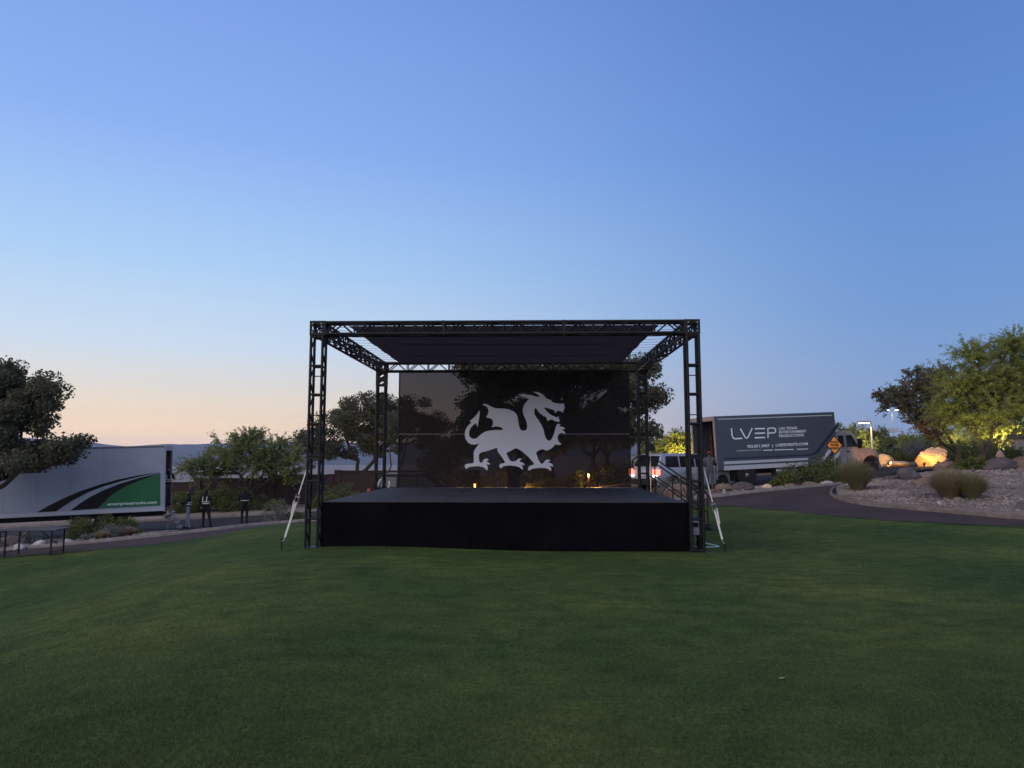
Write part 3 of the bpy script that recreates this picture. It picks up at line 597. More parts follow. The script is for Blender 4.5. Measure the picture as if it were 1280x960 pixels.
def tree(name, label, base, blobs, nl, lm, lsz, asp=.5, trunk_r=.18, bm_=None, clump=.42, ncl=60, droop=0, forks=None, group=None, cat='tree', cdens=1.0, shell=.55, flat=0.0, spray=0):
    """blobs: (centre xyz, radius xyz); clumps of leaves sit mostly near each blob's shell, limbs reach to them"""
    B = Vector(base); t = thing(name, label, cat, B, group=group); wsum = sum((r[0]*r[1]*r[2])**.67 for _, r in blobs); allC = []; mb = MB()
    low = min((Vector(c)-B).z-r[2] for c, r in blobs); top = B+Vector((0, 0, max(.5, low*.75)))
    forks = forks or [top]; starts = []
    zf = min(Vector(f).z for f in forks)-B.z; mid_ = B+Vector((NP.normal()*.05, NP.normal()*.05, zf*(.45 if len(forks) > 1 else .6)))
    tp = limb(mb, (B.x, B.y, B.z-.15), mid_, trunk_r*1.12, trunk_r*.85, .04, 4)
    for f in forks:
        p = limb(mb, tp[-1]-Vector((0, 0, .05)), f, trunk_r*(.8 if len(forks) == 1 else .62), trunk_r*.45, .10, 6); starts.append(p[-1])
    for c, r in blobs:
        c = Vector(c); k = max(5, int(ncl*(r[0]*r[1]*r[2])**.67/wsum)); s = min(starts, key=lambda q_: (q_-c).length)
        hub = c+Vector((0, 0, -r[2]*.35)); limb(mb, s, hub, trunk_r*.5, trunk_r*.22, .12)
        cc = []
        for i in range(k):
            v = NP.normal(size=3); v /= np.linalg.norm(v); rad = shell+(1-shell)*NP.uniform()**.7 if NP.uniform() < .72 else NP.uniform(.15, .7)
            e = np.array(c)+v*np.array(r)*rad*NP.uniform(.82, 1.1); cc.append(e)
            if i % 2 == 0: limb(mb, hub, e, trunk_r*.17, .008, .12, 4)
        per = int(nl/ncl)
        for e in cc:
            m = int(per*NP.uniform(.5, 1.5)); cs = clump*NP.uniform(.6, 1.3)
            dv = NP.normal(size=(m, 3)); dv *= (NP.uniform(size=(m, 1))**.5)/np.linalg.norm(dv, axis=1)[:, None]
            if spray:       # leaflets strung along fine twigs that fan outward and up
                od = np.array(e)-np.array(hub); od /= np.linalg.norm(od)+1e-6; nt_ = 9; td = od*.8+NP.normal(size=(nt_, 3))*.55+np.array([0, 0, .25]); td /= np.linalg.norm(td, axis=1)[:, None]; td *= (spray*NP.uniform(.5, 1.25, nt_))[:, None]
                k_ = NP.randint(0, nt_, m); s_ = NP.uniform(0, 1, m)**.8; sg = np.zeros((m, 3)); sg[:, 2] = -.22*spray*s_**2
                allC.append(e-od*spray*.4+td[k_]*s_[:, None]+sg+NP.normal(size=(m, 3))*.035)
                for q_ in range(0, nt_, 2): mb.path([e-od*spray*.4, e-od*spray*.4+td[q_]*.9], [.008, .003], 3, cap=False)
            else: allC.append(e+dv*cs*np.array([1.15, 1.15, .8]))
    C = np.concatenate(allC)-np.array(B); V, Fq = leaves(C, lsz, asp, droop, flat)
    npmesh('crown', V, Fq, lm, t); mb.v = [tuple(Vector(v)-B) for v in mb.v]; mb.build('trunk', bm_ or M_bark, t, smooth=True)
    return t
def gnd(x, y): return Vector((x, y, h(x, y)))
def pb_(px, py, Y, rpx, ry=None, depth=1.0):
    """blob given by where it shows in the photograph at distance Y"""
    c = P(px, py, Y); r = rpx/F*Y; return (c, (r, r*depth, (ry or rpx)/F*Y))
def at(px, Y): x = (px-640)/F*Y; return gnd(x, Y)
# big dark tree, far left
tree('evergreen_tree', 'tall dark evergreen tree overhanging the striped white truck', at(-25, 27.5),
     [pb_(5, 488, 27.5, 44, 38), pb_(48, 492, 27, 30, 28), pb_(20, 530, 27, 46, 28), pb_(88, 553, 27, 20, 14), pb_(25, 568, 26.5, 46, 22), pb_(72, 570, 26.5, 22, 14), pb_(-60, 500, 28, 60, 55), pb_(-20, 580, 27, 50, 22)],
     70000, LF['olive'], .068, .55, .24, M_barkd, .44, 250, shell=.45)
# mesquite in front of the wall
b0 = at(316, 42)
tree('mesquite_tree', 'airy green mesquite tree in front of the brown block wall', b0,
     [pb_(300, 560, 42, 40, 20), pb_(252, 578, 42, 26, 14), pb_(340, 558, 42, 32, 20), pb_(325, 580, 42, 34, 12), pb_(280, 582, 42, 24, 10), pb_(362, 572, 42, 22, 20), pb_(310, 545, 42, 26, 9), pb_(265, 592, 42, 26, 8), pb_(350, 592, 42, 26, 10), pb_(240, 588, 42, 18, 8)],
     44000, LF['mesq'], .064, .36, .14, M_barkd, .46, 150, spray=.95, forks=[P(300, 592, 42), P(330, 588, 42), P(318, 585, 42)], flat=.3, droop=-.25)
# dark tree behind the wall, left of the scrim
tree('olive_tree', 'broad dark olive tree behind the wall beside the rear truss tower', at(445, 49),
     [pb_(430, 525, 49, 30, 26), pb_(465, 515, 49, 30, 22), pb_(395, 555, 49, 26, 26), pb_(485, 530, 49, 26, 30), pb_(425, 560, 49, 20, 16), pb_(460, 550, 49, 24, 18), pb_(510, 520, 49, 26, 26), pb_(535, 540, 49, 28, 24)],
     52000, LF['olive'], .085, .5, .24, M_barkd, .58, 210, forks=[P(448, 575, 49), P(470, 570, 49)])
tree('olive_tree', 'slender leaning olive tree with forked bare trunk behind the scrim edge', at(479, 36),
     [pb_(490, 535, 36, 17, 16), pb_(497, 555, 36, 13, 14), pb_(508, 525, 36, 16, 16)],
     4500, LF['olive'], .06, .5, .09, M_bark, .34, 26, forks=[P(489, 582, 36), P(503, 580, 36)])
# large tree behind the stage
tree('shade_tree', 'large dark shade tree standing directly behind the scrim backdrop', at(641, 38.5),
     [pb_(610, 475, 38, 46, 34), pb_(660, 460, 38, 52, 36), pb_(720, 465, 38, 50, 34), pb_(780, 490, 37.5, 38, 32), pb_(812, 500, 37, 18, 22), pb_(808, 540, 37, 17, 17), pb_(600, 515, 38, 36, 26), pb_(680, 510, 38, 60, 28), pb_(750, 520, 38, 46, 22), pb_(790, 460, 38, 26, 16), pb_(585, 545, 38.5, 30, 24), pb_(640, 540, 38, 44, 22), pb_(560, 570, 40, 40, 24), pb_(700, 545, 39, 50, 18), pb_(770, 540, 38, 30, 20), pb_(590, 455, 38, 20, 14)],
     120000, LF['olive'], .09, .55, .34, M_barkd, .62, 380, forks=[P(650, 560, 38.5), P(690, 550, 38.2), P(625, 555, 38.5)])
for i, (px, Y) in enumerate(((690, 43), (741, 42), (758, 44))):
    tree('olive_tree', ['slim olive tree deep behind the scrim with a straight trunk', 'thick trunked olive tree behind the scrim near the path lamp', 'leafy olive tree behind the scrim beside the rear right tower'][i], at(px, Y),
         [pb_(px, 535, Y, 26, 18), pb_(px+18, 545, Y, 20, 14), pb_(px-20, 542, Y, 20, 14)], 5000, LF['olive'], .085, .5, .16+.05*i, M_barkd, .5, 36)
# right: palo verde in front, dark tree beside
tree('palo_verde_tree', 'wide feathery green palo verde tree on the gravel rise', at(1222, 29.5),
     [pb_(1205, 480, 29.5, 42, 36), pb_(1250, 470, 29.5, 46, 40), pb_(1230, 515, 29.2, 50, 24), pb_(1285, 490, 29.5, 44, 46), pb_(1190, 510, 29.5, 26, 26), pb_(1265, 430, 29.5, 30, 20), pb_(1215, 442, 29.5, 26, 16), pb_(1320, 470, 29.5, 46, 50)],
     95000, LF['palo'], .062, .26, .17, M_bark, .5, 260, spray=1.0, forks=[P(1218, 540, 29.5), P(1240, 535, 29.6), P(1250, 545, 29.4)], flat=.2, droop=-.35)
tree('mesquite_tree', 'spreading grey green mesquite tree leaning away behind the palo verde', at(1196, 35),
     [pb_(1150, 480, 35, 26, 26), pb_(1125, 500, 35, 28, 18), pb_(1112, 493, 35, 16, 10), pb_(1165, 512, 35, 26, 22), pb_(1150, 528, 35, 24, 9), pb_(1180, 470, 35, 24, 24), pb_(1172, 542, 35, 16, 8)],
     26000, LF['grey'], .062, .45, .16, M_bark, .44, 150, spray=.6, forks=[P(1165, 548, 35), P(1182, 540, 35)])
bgt = [(1078, 548, 58, 24, 20, 'mesq', 'bushy green tree behind the charcoal truck cab'), (1100, 550, 60, 20, 16, 'hedge', 'low tree behind the shorter street lamp'), (1052, 545, 56, 18, 18, 'mesq', 'small tree directly behind the charcoal truck cargo box'),
       (1252, 535, 44, 34, 26, 'palo', 'floodlit yellow green tree behind the stacked stone pillar'), (1225, 548, 46, 24, 20, 'palo', 'floodlit low tree between the palo verde trunks'), (1140, 552, 58, 22, 12, 'mesq', 'far low tree behind the glowing boulder'), (1175, 548, 52, 24, 16, 'mesq', 'far tree behind the leaning mesquite'),
       (850, 552, 46, 24, 14, 'palo', 'floodlit yellow tree behind the white sport utility vehicle'), (818, 560, 48, 20, 12, 'mesq', 'low tree behind the round sign'), (875, 556, 50, 22, 14, 'mesq', 'tree behind the open rear of the charcoal truck')]
for px, py, Y, rx, ry, lm, lab in bgt:
    tree('desert_tree', lab, at(px, Y), [pb_(px, py, Y, rx, ry), pb_(px+rx*.5, py+ry*.4, Y, rx*.6, ry*.6), pb_(px-rx*.5, py+ry*.4, Y, rx*.6, ry*.6)], 7000, LF[lm], .085, .36, .14, M_bark, .5, 50, spray=.8, group='trees beyond the road')
# palm-like plant lit from below
def palm(label, base, hgt, n, Lf):
    t = thing('palm_tree', label, 'palm', base); mb = MB(); mb.path([(0, 0, -.1), (.02, 0, hgt*.5), (0, .02, hgt)], [.16, .13, .12], 8).build('trunk', M_bark, t)
    for k in range(n):
        a = 2*math.pi*k/n+NP.normal()*.1; up = NP.uniform(.2, 1.1); vs_ = []; ff = []; d = Vector((math.cos(a), math.sin(a), 0)); sd = Vector((-d.y, d.x, 0)); pts = []
        for i in range(9):
            s_ = i/8; pts.append(Vector((0, 0, hgt))+d*(Lf*s_*math.cos(up*.6))+Vector((0, 0, Lf*(up*s_-(.55+up*.45)*s_*s_*1.25))))
        for i in range(8):
            for e in (-1, 1):
                for f_ in (0, .5):
                    p = pts[i].lerp(pts[i+1], f_); w_ = .34*math.sin(math.pi*(.12+.8*(i+f_)/8)); o = len(vs_); q2 = p+sd*e*w_+Vector((0, 0, -.22*w_))+(pts[i+1]-pts[i])*.9
                    vs_ += [p, p+(pts[i+1]-pts[i])*.3, q2]; ff.append((o, o+1, o+2))
        MB().add(vs_, ff).build('frond', LF['palm'], t)
palm('floodlit palm with arching yellow fronds behind the mesquite', at(1192, 41), 1.0, 16, 1.7)
palm('palm with lit fronds behind the floodlit low tree', at(1240, 47), 1.0, 14, 1.6)

def bush(name, label, base, rx, ry, rz, nl, lm, lsz=.05, asp=.45, group=None, ncl=26, flat=0, droop=0):
    B = Vector(base); t = thing(name, label, 'bush', B, group=group); C = []; mb = MB()
    for i in range(ncl):
        v = NP.normal(size=3); v /= np.linalg.norm(v); v[2] = abs(v[2]); k = NP.uniform(.55, 1.0); e = v*np.array([rx, ry, rz])*k*NP.uniform(.8, 1.1); e[2] = max(e[2], rz*.1)
        m = int(nl/ncl); dv = NP.normal(size=(m, 3)); dv *= (NP.uniform(size=(m, 1))**.5)/np.linalg.norm(dv, axis=1)[:, None]; c = e+dv*np.array([rx, ry, rz])*.36; c[:, 2] = np.maximum(c[:, 2], .0)
        C.append(c); limb(mb, (0, 0, -.05), e, .018, .004, .1, 3)
    C = np.concatenate(C); V, Fq = leaves(C, lsz, asp, droop, flat); npmesh('foliage', V, Fq, lm, t); mb.build('stems', M_bark, t); return t
def bpx(name, label, px, Y, wpx, hpx, lm, nl=2500, **k):
    r = wpx/2/F*Y; return bush(name, label, at(px, Y)+Vector((0, 0, .06)), r, min(r, 1.3), hpx/F*Y, nl, LF[lm], **k)
bpx('desert_bush', 'round green desert bush in the bed beside the folding table', 115, 26.6, 52, 27, 'bush', 4200)
bpx('desert_bush', 'olive green desert bush below the web address on the striped truck', 157, 27.4, 56, 26, 'hedge', 4200)
bpx('desert_bush', 'small grey green bush between table and striped truck wheels', 45, 25.5, 22, 16, 'sage', 900)
bpx('desert_bush', 'low pale flowering sage in front of the olive green bush', 152, 25.6, 40, 17, 'sage', 1600, lsz=.035)
bpx('desert_bush', 'tiny pale sage at the edge of the left planting bed', 122, 25.0, 24, 9, 'sage', 700, lsz=.035)
for i, (px, Y, w_, hh, lm, lab) in enumerate([(232, 41.5, 44, 24, 'hedge', 'clipped hedge bush behind the open striped truck'), (262, 41, 40, 26, 'bush', 'hedge bush behind the worker in striped vest'), (288, 41.2, 44, 32, 'hedge', 'tallest hedge bush under the mesquite tree'),
        (318, 41.5, 40, 20, 'bush', 'hedge bush behind the worker looking down'), (430, 40.8, 62, 25, 'bush', 'large rounded green bush left of the rear truss tower'), (408, 40.5, 30, 14, 'hedge', 'small dark bush against the wall by the front tower'),
        (345, 40.6, 30, 14, 'hedge', 'low dark bush at the wall near the strap')]):
    bpx('hedge_bush', lab, px, Y, w_, hh, lm, 3600, lsz=.065)
bpx('desert_bush', 'feathery grey bush on the verge behind the white strap', 352, 28.6, 34, 24, 'sage', 1500, lsz=.04)
bpx('desert_bush', 'low dark bush on the verge beside the left tower', 372, 29.2, 36, 12, 'bush', 1200)
for px, Y, w_, hh, lm, lab in [(1005, 31.6, 62, 27, 'bush', 'big green bush in front of the charcoal truck wheel'), (1036, 31.8, 48, 30, 'hedge', 'dense green bush under the orange diamond sign'), (978, 31.2, 36, 17, 'hedge', 'lower green bush at the end of the bed by the charcoal truck'),
        (846, 30.2, 42, 26, 'sage', 'grey leafy bush in front of the white vehicle'), (868, 29.6, 26, 13, 'sage', 'small grey bush behind the right front tower'), (1215, 29.0, 40, 16, 'hedge', 'low green bush at the foot of the palo verde'),
        (1207, 35.5, 44, 20, 'bush', 'grey green bush beside the glowing boulder'), (1255, 32.5, 46, 20, 'bush', 'round green bush behind the salmon hydrant'), (1118, 37.6, 44, 16, 'hedge', 'brown green bush between the truck bonnet and glowing boulder'), (1145, 38, 50, 24, 'sage', 'dry bush behind the glowing boulder'), (1105, 38.5, 40, 26, 'bush', 'bush behind the truck bonnet'),
        (1205, 38, 60, 24, 'hedge', 'dark hedge behind the palo verde trunk'), (1245, 40, 60, 22, 'hedge', 'dark hedge behind the hydrant')]:
    bpx('desert_bush', lab, px, Y, w_, hh, lm, 2600 if w_ > 30 else 1300, lsz=.055)
for px, Y, w_, hh, lab in [(690, 41.2, 60, 16, 'low bush lit orange behind the scrim'), (725, 41.5, 40, 22, 'upright bush behind the scrim by the path lamp'), (560, 41.6, 76, 44, 'tall dark bush behind the black car'), (620, 42.4, 70, 40, 'tall dark bush behind the shade tree trunk'), (675, 43, 60, 36, 'high dark hedge bush behind the scrim'), (800, 42.5, 50, 26, 'dark bush behind the tail of the white vehicle'), (765, 42.4, 60, 34, 'dark bush behind the scrim right edge')]:
    bpx('hedge_bush', lab, px, Y, w_, hh, 'hedge', 2600, lsz=.065)
def tuft(label, base, r, hh, n, lm, group=None):
    B = Vector(base); a = NP.uniform(0, 2*np.pi, n); lean = NP.uniform(.05, 1, n)**.8; Ls = hh*NP.uniform(.6, 1.15, n); d = np.c_[np.cos(a), np.sin(a), np.zeros(n)]; s = np.c_[-np.sin(a), np.cos(a), np.zeros(n)]
    b0_ = d*(r*.28*NP.uniform(0, 1, n)**.5)[:, None]; wd = (.009+.008*NP.uniform(size=n))[:, None]; V = []
    for t in (0, .4, .75, 1):
        c = b0_+d*(r*1.1*lean*t**1.25)[:, None]+np.array([0, 0, 1])*(Ls*(t-.28*lean*t*t*1.2))[:, None]; V += [c-s*wd*(1-t*.85), c+s*wd*(1-t*.85)]
    V = np.stack(V, 1).reshape(-1, 3); i = np.arange(n)[:, None]*8; Fq = np.concatenate([i+np.array([k, k+1, k+3, k+2]) for k in (0, 2, 4)], 0)
    o = npmesh('ornamental_grass', V, Fq, lm); o.location = B; return tag(o, label, 'grass clump', group)
for px, Y, w_, hh, lm, lab in [(1068, 25.3, 42, 35, 'strawg', 'round straw coloured grass clump at the tip of the gravel bed'), (1182, 22.0, 56, 34, 'straw', 'wide dry grass clump in the middle of the gravel bed'), (1210, 21.4, 36, 29, 'strawg', 'smaller dry grass clump beside the wide one'), (1052, 29, 24, 20, 'strawg', 'short grass clump by the bed under the diamond sign')]:
    tuft(lab, at(px, Y)+Vector((0, 0, .08)), w_/2/F*Y, hh/F*Y*1.1, 2200, LF[lm])
for px, Y, w_, hh, lab in [(135, 24.9, 18, 10, 'pale grass tuft beside the tiny sage'), (168, 25.8, 22, 12, 'pale grass tuft near the striped truck corner')]:
    tuft(lab, at(px, Y)+Vector((0, 0, .1)), w_/2/F*Y, hh/F*Y, 500, LF['straw'])

# ================================================================== ROCKS
def rockmesh(seed, rough=.25, sub=2):
    rs = np.random.RandomState(seed); bm = bmesh.new(); bmesh.ops.create_icosphere(bm, subdivisions=sub, radius=1)
    for _ in range(7):       # chop facets
        n = Vector(rs.normal(size=3)).normalized(); dd = rs.uniform(.55, .85)
        for v in bm.verts:
            k = v.co.dot(n)
            if k > dd: v.co -= n*(k-dd)
    for v in bm.verts: v.co *= 1+rs.normal()*rough*.12
    me = bpy.data.meshes.new('boulder'); bm.to_mesh(me); bm.free(); return me
_rk = {}
def rock(label, px, Y, wpx, hpx, m, seed, cat='boulder', group=None, depth=.8, rot=0, sub=2, name='boulder'):
    me = rockmesh(seed, sub=sub); me.materials.append(m); r = wpx/2/F*Y; B = at(px, Y); o = link(name, me); hz = hpx/F*Y
    o.scale = (r*1.12, r*depth, hz*.72); o.location = B+Vector((0, 0, hz*.36)); o.rotation_euler = (0, 0, rot); return tag(o, label, cat, group)
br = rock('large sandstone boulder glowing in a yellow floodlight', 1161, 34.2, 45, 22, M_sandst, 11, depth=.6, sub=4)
for i, (px, Y, w_, hh, m, lab) in enumerate([(1132, 26.6, 30, 17, M_rock, 'dark pointed boulder at the back of the gravel bed'), (1112, 27.2, 22, 8, M_rock, 'flat dark boulder beside the pointed one'), (1150, 25.0, 26, 14, M_rockb, 'brown boulder behind the wide dry grass clump'), (1183, 29.8, 34, 12, M_rockb, 'brown boulder at the foot of the palo verde'),
        (1247, 28.4, 44, 16, M_rock, 'long dark boulder below the hydrant'), (1276, 29, 30, 14, M_rockb, 'reddish boulder below the stacked stone pillar'), (1272, 19.4, 26, 11, M_rock, 'dark boulder at the lower edge of the gravel bed'), (1168, 21.2, 10, 6, M_pale, 'pale stone at the foot of the wide dry grass clump'),
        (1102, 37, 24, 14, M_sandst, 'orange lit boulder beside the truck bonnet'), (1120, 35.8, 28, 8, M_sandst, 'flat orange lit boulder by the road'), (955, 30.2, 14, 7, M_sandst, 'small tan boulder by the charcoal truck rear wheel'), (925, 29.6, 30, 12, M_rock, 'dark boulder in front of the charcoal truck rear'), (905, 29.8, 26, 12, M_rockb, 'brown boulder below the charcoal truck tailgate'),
        (845, 29.3, 40, 16, M_rockb, 'brown boulder behind the stage stair'), (1010, 30.4, 20, 7, M_rockb, 'brown stone below the big green bush'), (1030, 30.6, 16, 6, M_pale, 'pale stone below the dense green bush'), (985, 30.1, 16, 6, M_rockb, 'small brown stone at the bed edge near the asphalt path'),
        (22, 24.6, 30, 16, M_rockb, 'brown boulder behind the folding table'), (60, 24.2, 18, 9, M_pale, 'pale boulder seen below the folding table top'), (36, 23.6, 16, 8, M_pale, 'pale rough stone beside the folding table legs'), (75, 24.4, 16, 10, M_rock, 'dark stone right of the folding table'), (5, 24, 24, 14, M_rock, 'dark boulder beyond the second table'), (95, 24.6, 14, 7, M_pale, 'pale stone below the round green bush'), (385, 29.5, 20, 8, M_rock, 'dark stone on the verge behind the left tower')]):
    rock(lab, px, Y, w_, hh, m, 20+i, rot=NP.uniform(-.5, .5), sub=3 if w_ > 20 else 2)
# loose gravel stones as one mass over the beds
def scatter(name, label, poly_fn, n, smin, smax, m, off):
    base = []
    for k in range(5):
        me = rockmesh(200+k, sub=1); base.append((np.array([v.co[:] for v in me.vertices]), np.array([p.vertices[:] for p in me.polygons])))
    VV, FF, o = [], [], 0; X, Y = poly_fn(n); Z = hs(X, Y)+off
    sz = smin+(smax-smin)*NP.uniform(size=n)**3.2; ang = NP.uniform(0, 2*np.pi, n)
    for i in range(n):
        v, f = base[i % 5]; c, s = math.cos(ang[i]), math.sin(ang[i]); q_ = v*np.array([1.15, .9, .62])*sz[i]; VV.append(np.c_[q_[:, 0]*c-q_[:, 1]*s+X[i], q_[:, 0]*s+q_[:, 1]*c+Y[i], q_[:, 2]+Z[i]+sz[i]*.2]); FF.append(f+o); o += len(v)
    ob = stuff(npmesh(name, np.concatenate(VV), np.concatenate(FF), m)); return tag(ob, label, 'gravel')
def in_patch(A, B):
    A = smooth_curve(A, 120); B = smooth_curve(B, 120)
    def f(n):
        i = NP.uniform(0, 118.99, n)*1.0; k = i.astype(int); fr_ = (i-k)[:, None]; a = A[k]*(1-fr_)+A[k+1]*fr_; b = B[k]*(1-fr_)+B[k+1]*fr_; t = NP.uniform(.02, .98, n)[:, None]; c = a*(1-t)+b*t; return c[:, 0], c[:, 1]
    return f
scatter('gravel', 'grey pink decorative gravel covering the raised bed beside the path', in_patch([(11.25, 24.6), (11.2, 23), (12, 20.8), (13.4, 18.4), (17, 17.6), (20.5, 17)], [(12.4, 27.1), (14.2, 28.5), (17, 29.7), (19, 30.2), (22, 29.5), (26, 27)]), 14000, .018, .085, M_stone, .09)
scatter('gravel', 'gravel in the bed in front of the striped truck', in_patch([(-30, 20.8), (-22, 22.5), (-17, 23.8), (-13.6, 24.8), (-12.4, 25.4)], [(-30, 26), (-24, 27.4), (-18, 28.8), (-14.6, 29.8), (-12.9, 28)]), 2600, .02, .09, M_stone, .1)
scatter('gravel', 'gravel in the narrow bed in front of the charcoal truck', in_patch([(-4.5, 27.8), (5, 28.4), (8.4, 28.6), (14, 31)], [(-4.5, 29.8), (5, 30.7), (8.5, 31.1), (14.4, 32.1)]), 2200, .02, .1, M_stone, .08)

# ================================================================== VEHICLES
def wheel(parent, x, y, r, wd, name='wheel'):
    e = bpy.data.objects.new(name, None); COL.objects.link(e); e.parent = parent; e.location = (x, y, r); e.empty_display_size = .2
    MB().lathe((0, 0, 0), [(r*.62, -wd/2), (r*.93, -wd/2), (r, -wd*.36), (r, wd*.36), (r*.93, wd/2), (r*.62, wd/2)], 24, 'y').build('tyre', M_rubber, e, smooth=True)
    MB().lathe((0, 0, 0), [(r*.14, -wd*.52), (r*.2, -wd*.5), (r*.3, -wd*.36), (r*.58, -wd*.45), (r*.62, -wd*.5), (r*.62, wd*.5), (r*.58, wd*.45), (r*.3, wd*.36), (r*.2, wd*.5), (r*.14, wd*.52)], 24, 'y').build('rim', M_steel, e, smooth=True)
    return e
class Truck:
    """cargo truck; local x forward from the rear, y to its left, z up from the ground under the rear"""
    def __init__(s, name, label, corner_px, Y, yaw, up, near, Ln, W, zb, H, body, cab_m, lean=0):
        s.near = near; s.W, s.L, s.zb, s.H = W, Ln, zb, H; s.Rm = Euler((lean, -up, yaw)).to_matrix(); c = P(corner_px[0], corner_px[1], Y)
        loc = c - s.Rm @ Vector((0, near*W/2, zb)); s.t = thing(name, label, 'truck', loc, (lean, -up, yaw)); s.loc = loc
        s.M = (Matrix.Translation(loc) @ s.Rm.to_4x4()).inverted(); t = s.t; k = .06; y = W/2; z1 = zb+H
        for sd in (-1, 1): MB().bx((.02, sd*(y-k), zb), (Ln, sd*y, z1-.02)).build('side_panel', body, t, bevel=.012)
        MB().bx((.02, -y+.02, z1-.06), (Ln-.01, y-.02, z1)).build('roof', body, t, bevel=.012)
        MB().bx((.0, -y+k+.002, zb+.0), (Ln-.07, y-k-.002, zb+.1)).build('floor', M_wood, t)
        MB().bx((Ln-.065, -y+k+.002, zb+.1), (Ln-.01, y-k-.002, z1-.062)).build('front_wall', body, t)
        for sd in (-1, 1): MB().bx((-.03, sd*(y-.1), zb-.05), (.018, sd*(y+.004), z1+.004)).build('rear_post', cab_m, t, bevel=.006)
        MB().bx((-.03, -y+.102, z1-.2), (.018, y-.102, z1+.004)).build('rear_header', cab_m, t)
        MB().bx((-.03, -y+.102, zb-.06), (-.002, y-.102, zb+.08)).build('rear_sill', M_steel, t)
        for sd in (-1, 1): MB().bx((.1, sd*.42-.05, zb-.28), (Ln+.5, sd*.42+.05, zb-.03)).build('chassis_rail', M_dark, t)
        MB().bx((-.05, -y+.1, zb-.42), (.05, y-.1, zb-.28)).build('rear_bumper', M_steel, t)
    def loc_px(s, px, py):
        o = s.loc + s.Rm @ Vector((0, s.near*s.W/2, 0)); n = s.Rm @ Vector((0, 1, 0)); return s.M @ to_plane(px, py, o, n)
    def decal(s, name, pxs, m, off=.004, parent=None):
        p = [s.loc_px(*q) for q in pxs]; y = s.near*(s.W/2+off)
        return MB().prism([(v.x, v.z) for v in p], lambda u, v, d: (u, y+d*s.near, v), -.002, .0).build(name, m, parent or s.t)
    def ribbon(s, name, pxs, wpx, m, off=.006):
        p = [s.loc_px(*q) for q in pxs]; w_ = wpx/F*33/2; y = s.near*(s.W/2+off); Lft, Rgt = [], []
        for i, v in enumerate(p):
            d = (p[min(i+1, len(p)-1)]-p[max(i-1, 0)]); d.y = 0; d.normalize(); n = Vector((-d.z, 0, d.x)); Lft.append((v+n*w_)); Rgt.append((v-n*w_))
        vs_ = [(q.x, y, q.z) for q in Lft+Rgt]; k = len(p)
        return MB().add(vs_, [(i, i+1, k+i+1, k+i) for i in range(k-1)]).build(name, m, s.t)
def cab(t_, x0, W, zb, m, zr=2.45, bonnet=1.35, r=.46, kx=1.0):
    """bonneted cab starting at x0"""
    n0 = set(t_.children); t = t_
    y = W/2; zf = .62
    prof = [(x0, zf), (x0, zr-.06), (x0+.08, zr), (x0+1.25, zr), (x0+1.42, zr-.08), (x0+1.95, 1.55), (x0+1.95+bonnet*.85, 1.38), (x0+1.95+bonnet, 1.2), (x0+1.95+bonnet+.03, zf)]
    xa = x0+1.95+bonnet*.52; arch = [(xa+(.5/kx)*math.cos(a), zf+.50*math.sin(a)) for a in np.linspace(.05, math.pi-.05, 9)]
    MB().prism(prof+arch, lambda u, v, d: (u, d*(1 if v < 1.56 else 1-.06*(v-1.56)), v), -y, y).build('cab', m, t, bevel=.03)
    for sd in (-1, 1):
        yy = sd*(y+.004)
        f = lambda u, v, d, yy=yy: (u, yy*(1 if v < 1.56 else 1-.06*(v-1.56))+d, v)
        MB().prism([(x0+.16, 1.6), (x0+.2, zr-.2), (x0+.62, zr-.2), (x0+.62, 1.6)], f, -.006, .006).build('rear_window', M_glass, t)
        MB().prism([(x0+.82, 1.58), (x0+.82, zr-.2), (x0+1.28, zr-.2), (x0+1.66, 1.58)], f, -.006, .006).build('door_window', M_glass, t)
        dr = MB().prism([(x0+.74, .78), (x0+.74, zr-.12), (x0+.755, zr-.12), (x0+.755, .78)], f, -.004, .004).build('door', M_dark, t)
        MB().bx((x0+.8, yy-.02, 1.36), (x0+.97, yy+.02, 1.40)).build('handle', M_dark, dr)
        MB().bx((x0+1.6, sd*(y+.05), 1.5), (x0+1.72, sd*(y+.3), 1.95)).build('mirror', M_dark, t, bevel=.02)
        MB().lathe((x0+1.95+bonnet+.03, sd*(y-.28), .98), [(.12, -.03), (.13, .0), (.11, .03)], 14, 'x').build('headlight', M_pale, t)
        wheel(t, xa, sd*(y-.17), r, .28)
    MB().add([(x0+1.45, -y*.88, zr-.14), (x0+1.45, y*.88, zr-.14), (x0+1.94, y*.93, 1.6), (x0+1.94, -y*.93, 1.6)], [(0, 1, 2, 3)]).build('windscreen', M_glass, t).location = (.02, 0, .02)
    MB().bx((x0+1.95+bonnet, -y+.05, .42), (x0+2.12+bonnet, y-.05, .66)).build('front_bumper', M_steel, t, bevel=.03)
    MB().bx((x0+1.96+bonnet, -y+.4, .72), (x0+2.02+bonnet, y-.4, 1.14)).build('grille', M_dark, t)
    for c in t.children:      # squeeze lengthwise, wheels only move
        if c in n0: continue
        if c.type == 'EMPTY': c.location.x = x0+(c.location.x-x0)*kx; continue
        for ob in (c, *c.children):
            for v in ob.data.vertices: v.co.x = x0+(v.co.x-x0)*kx
    return xa

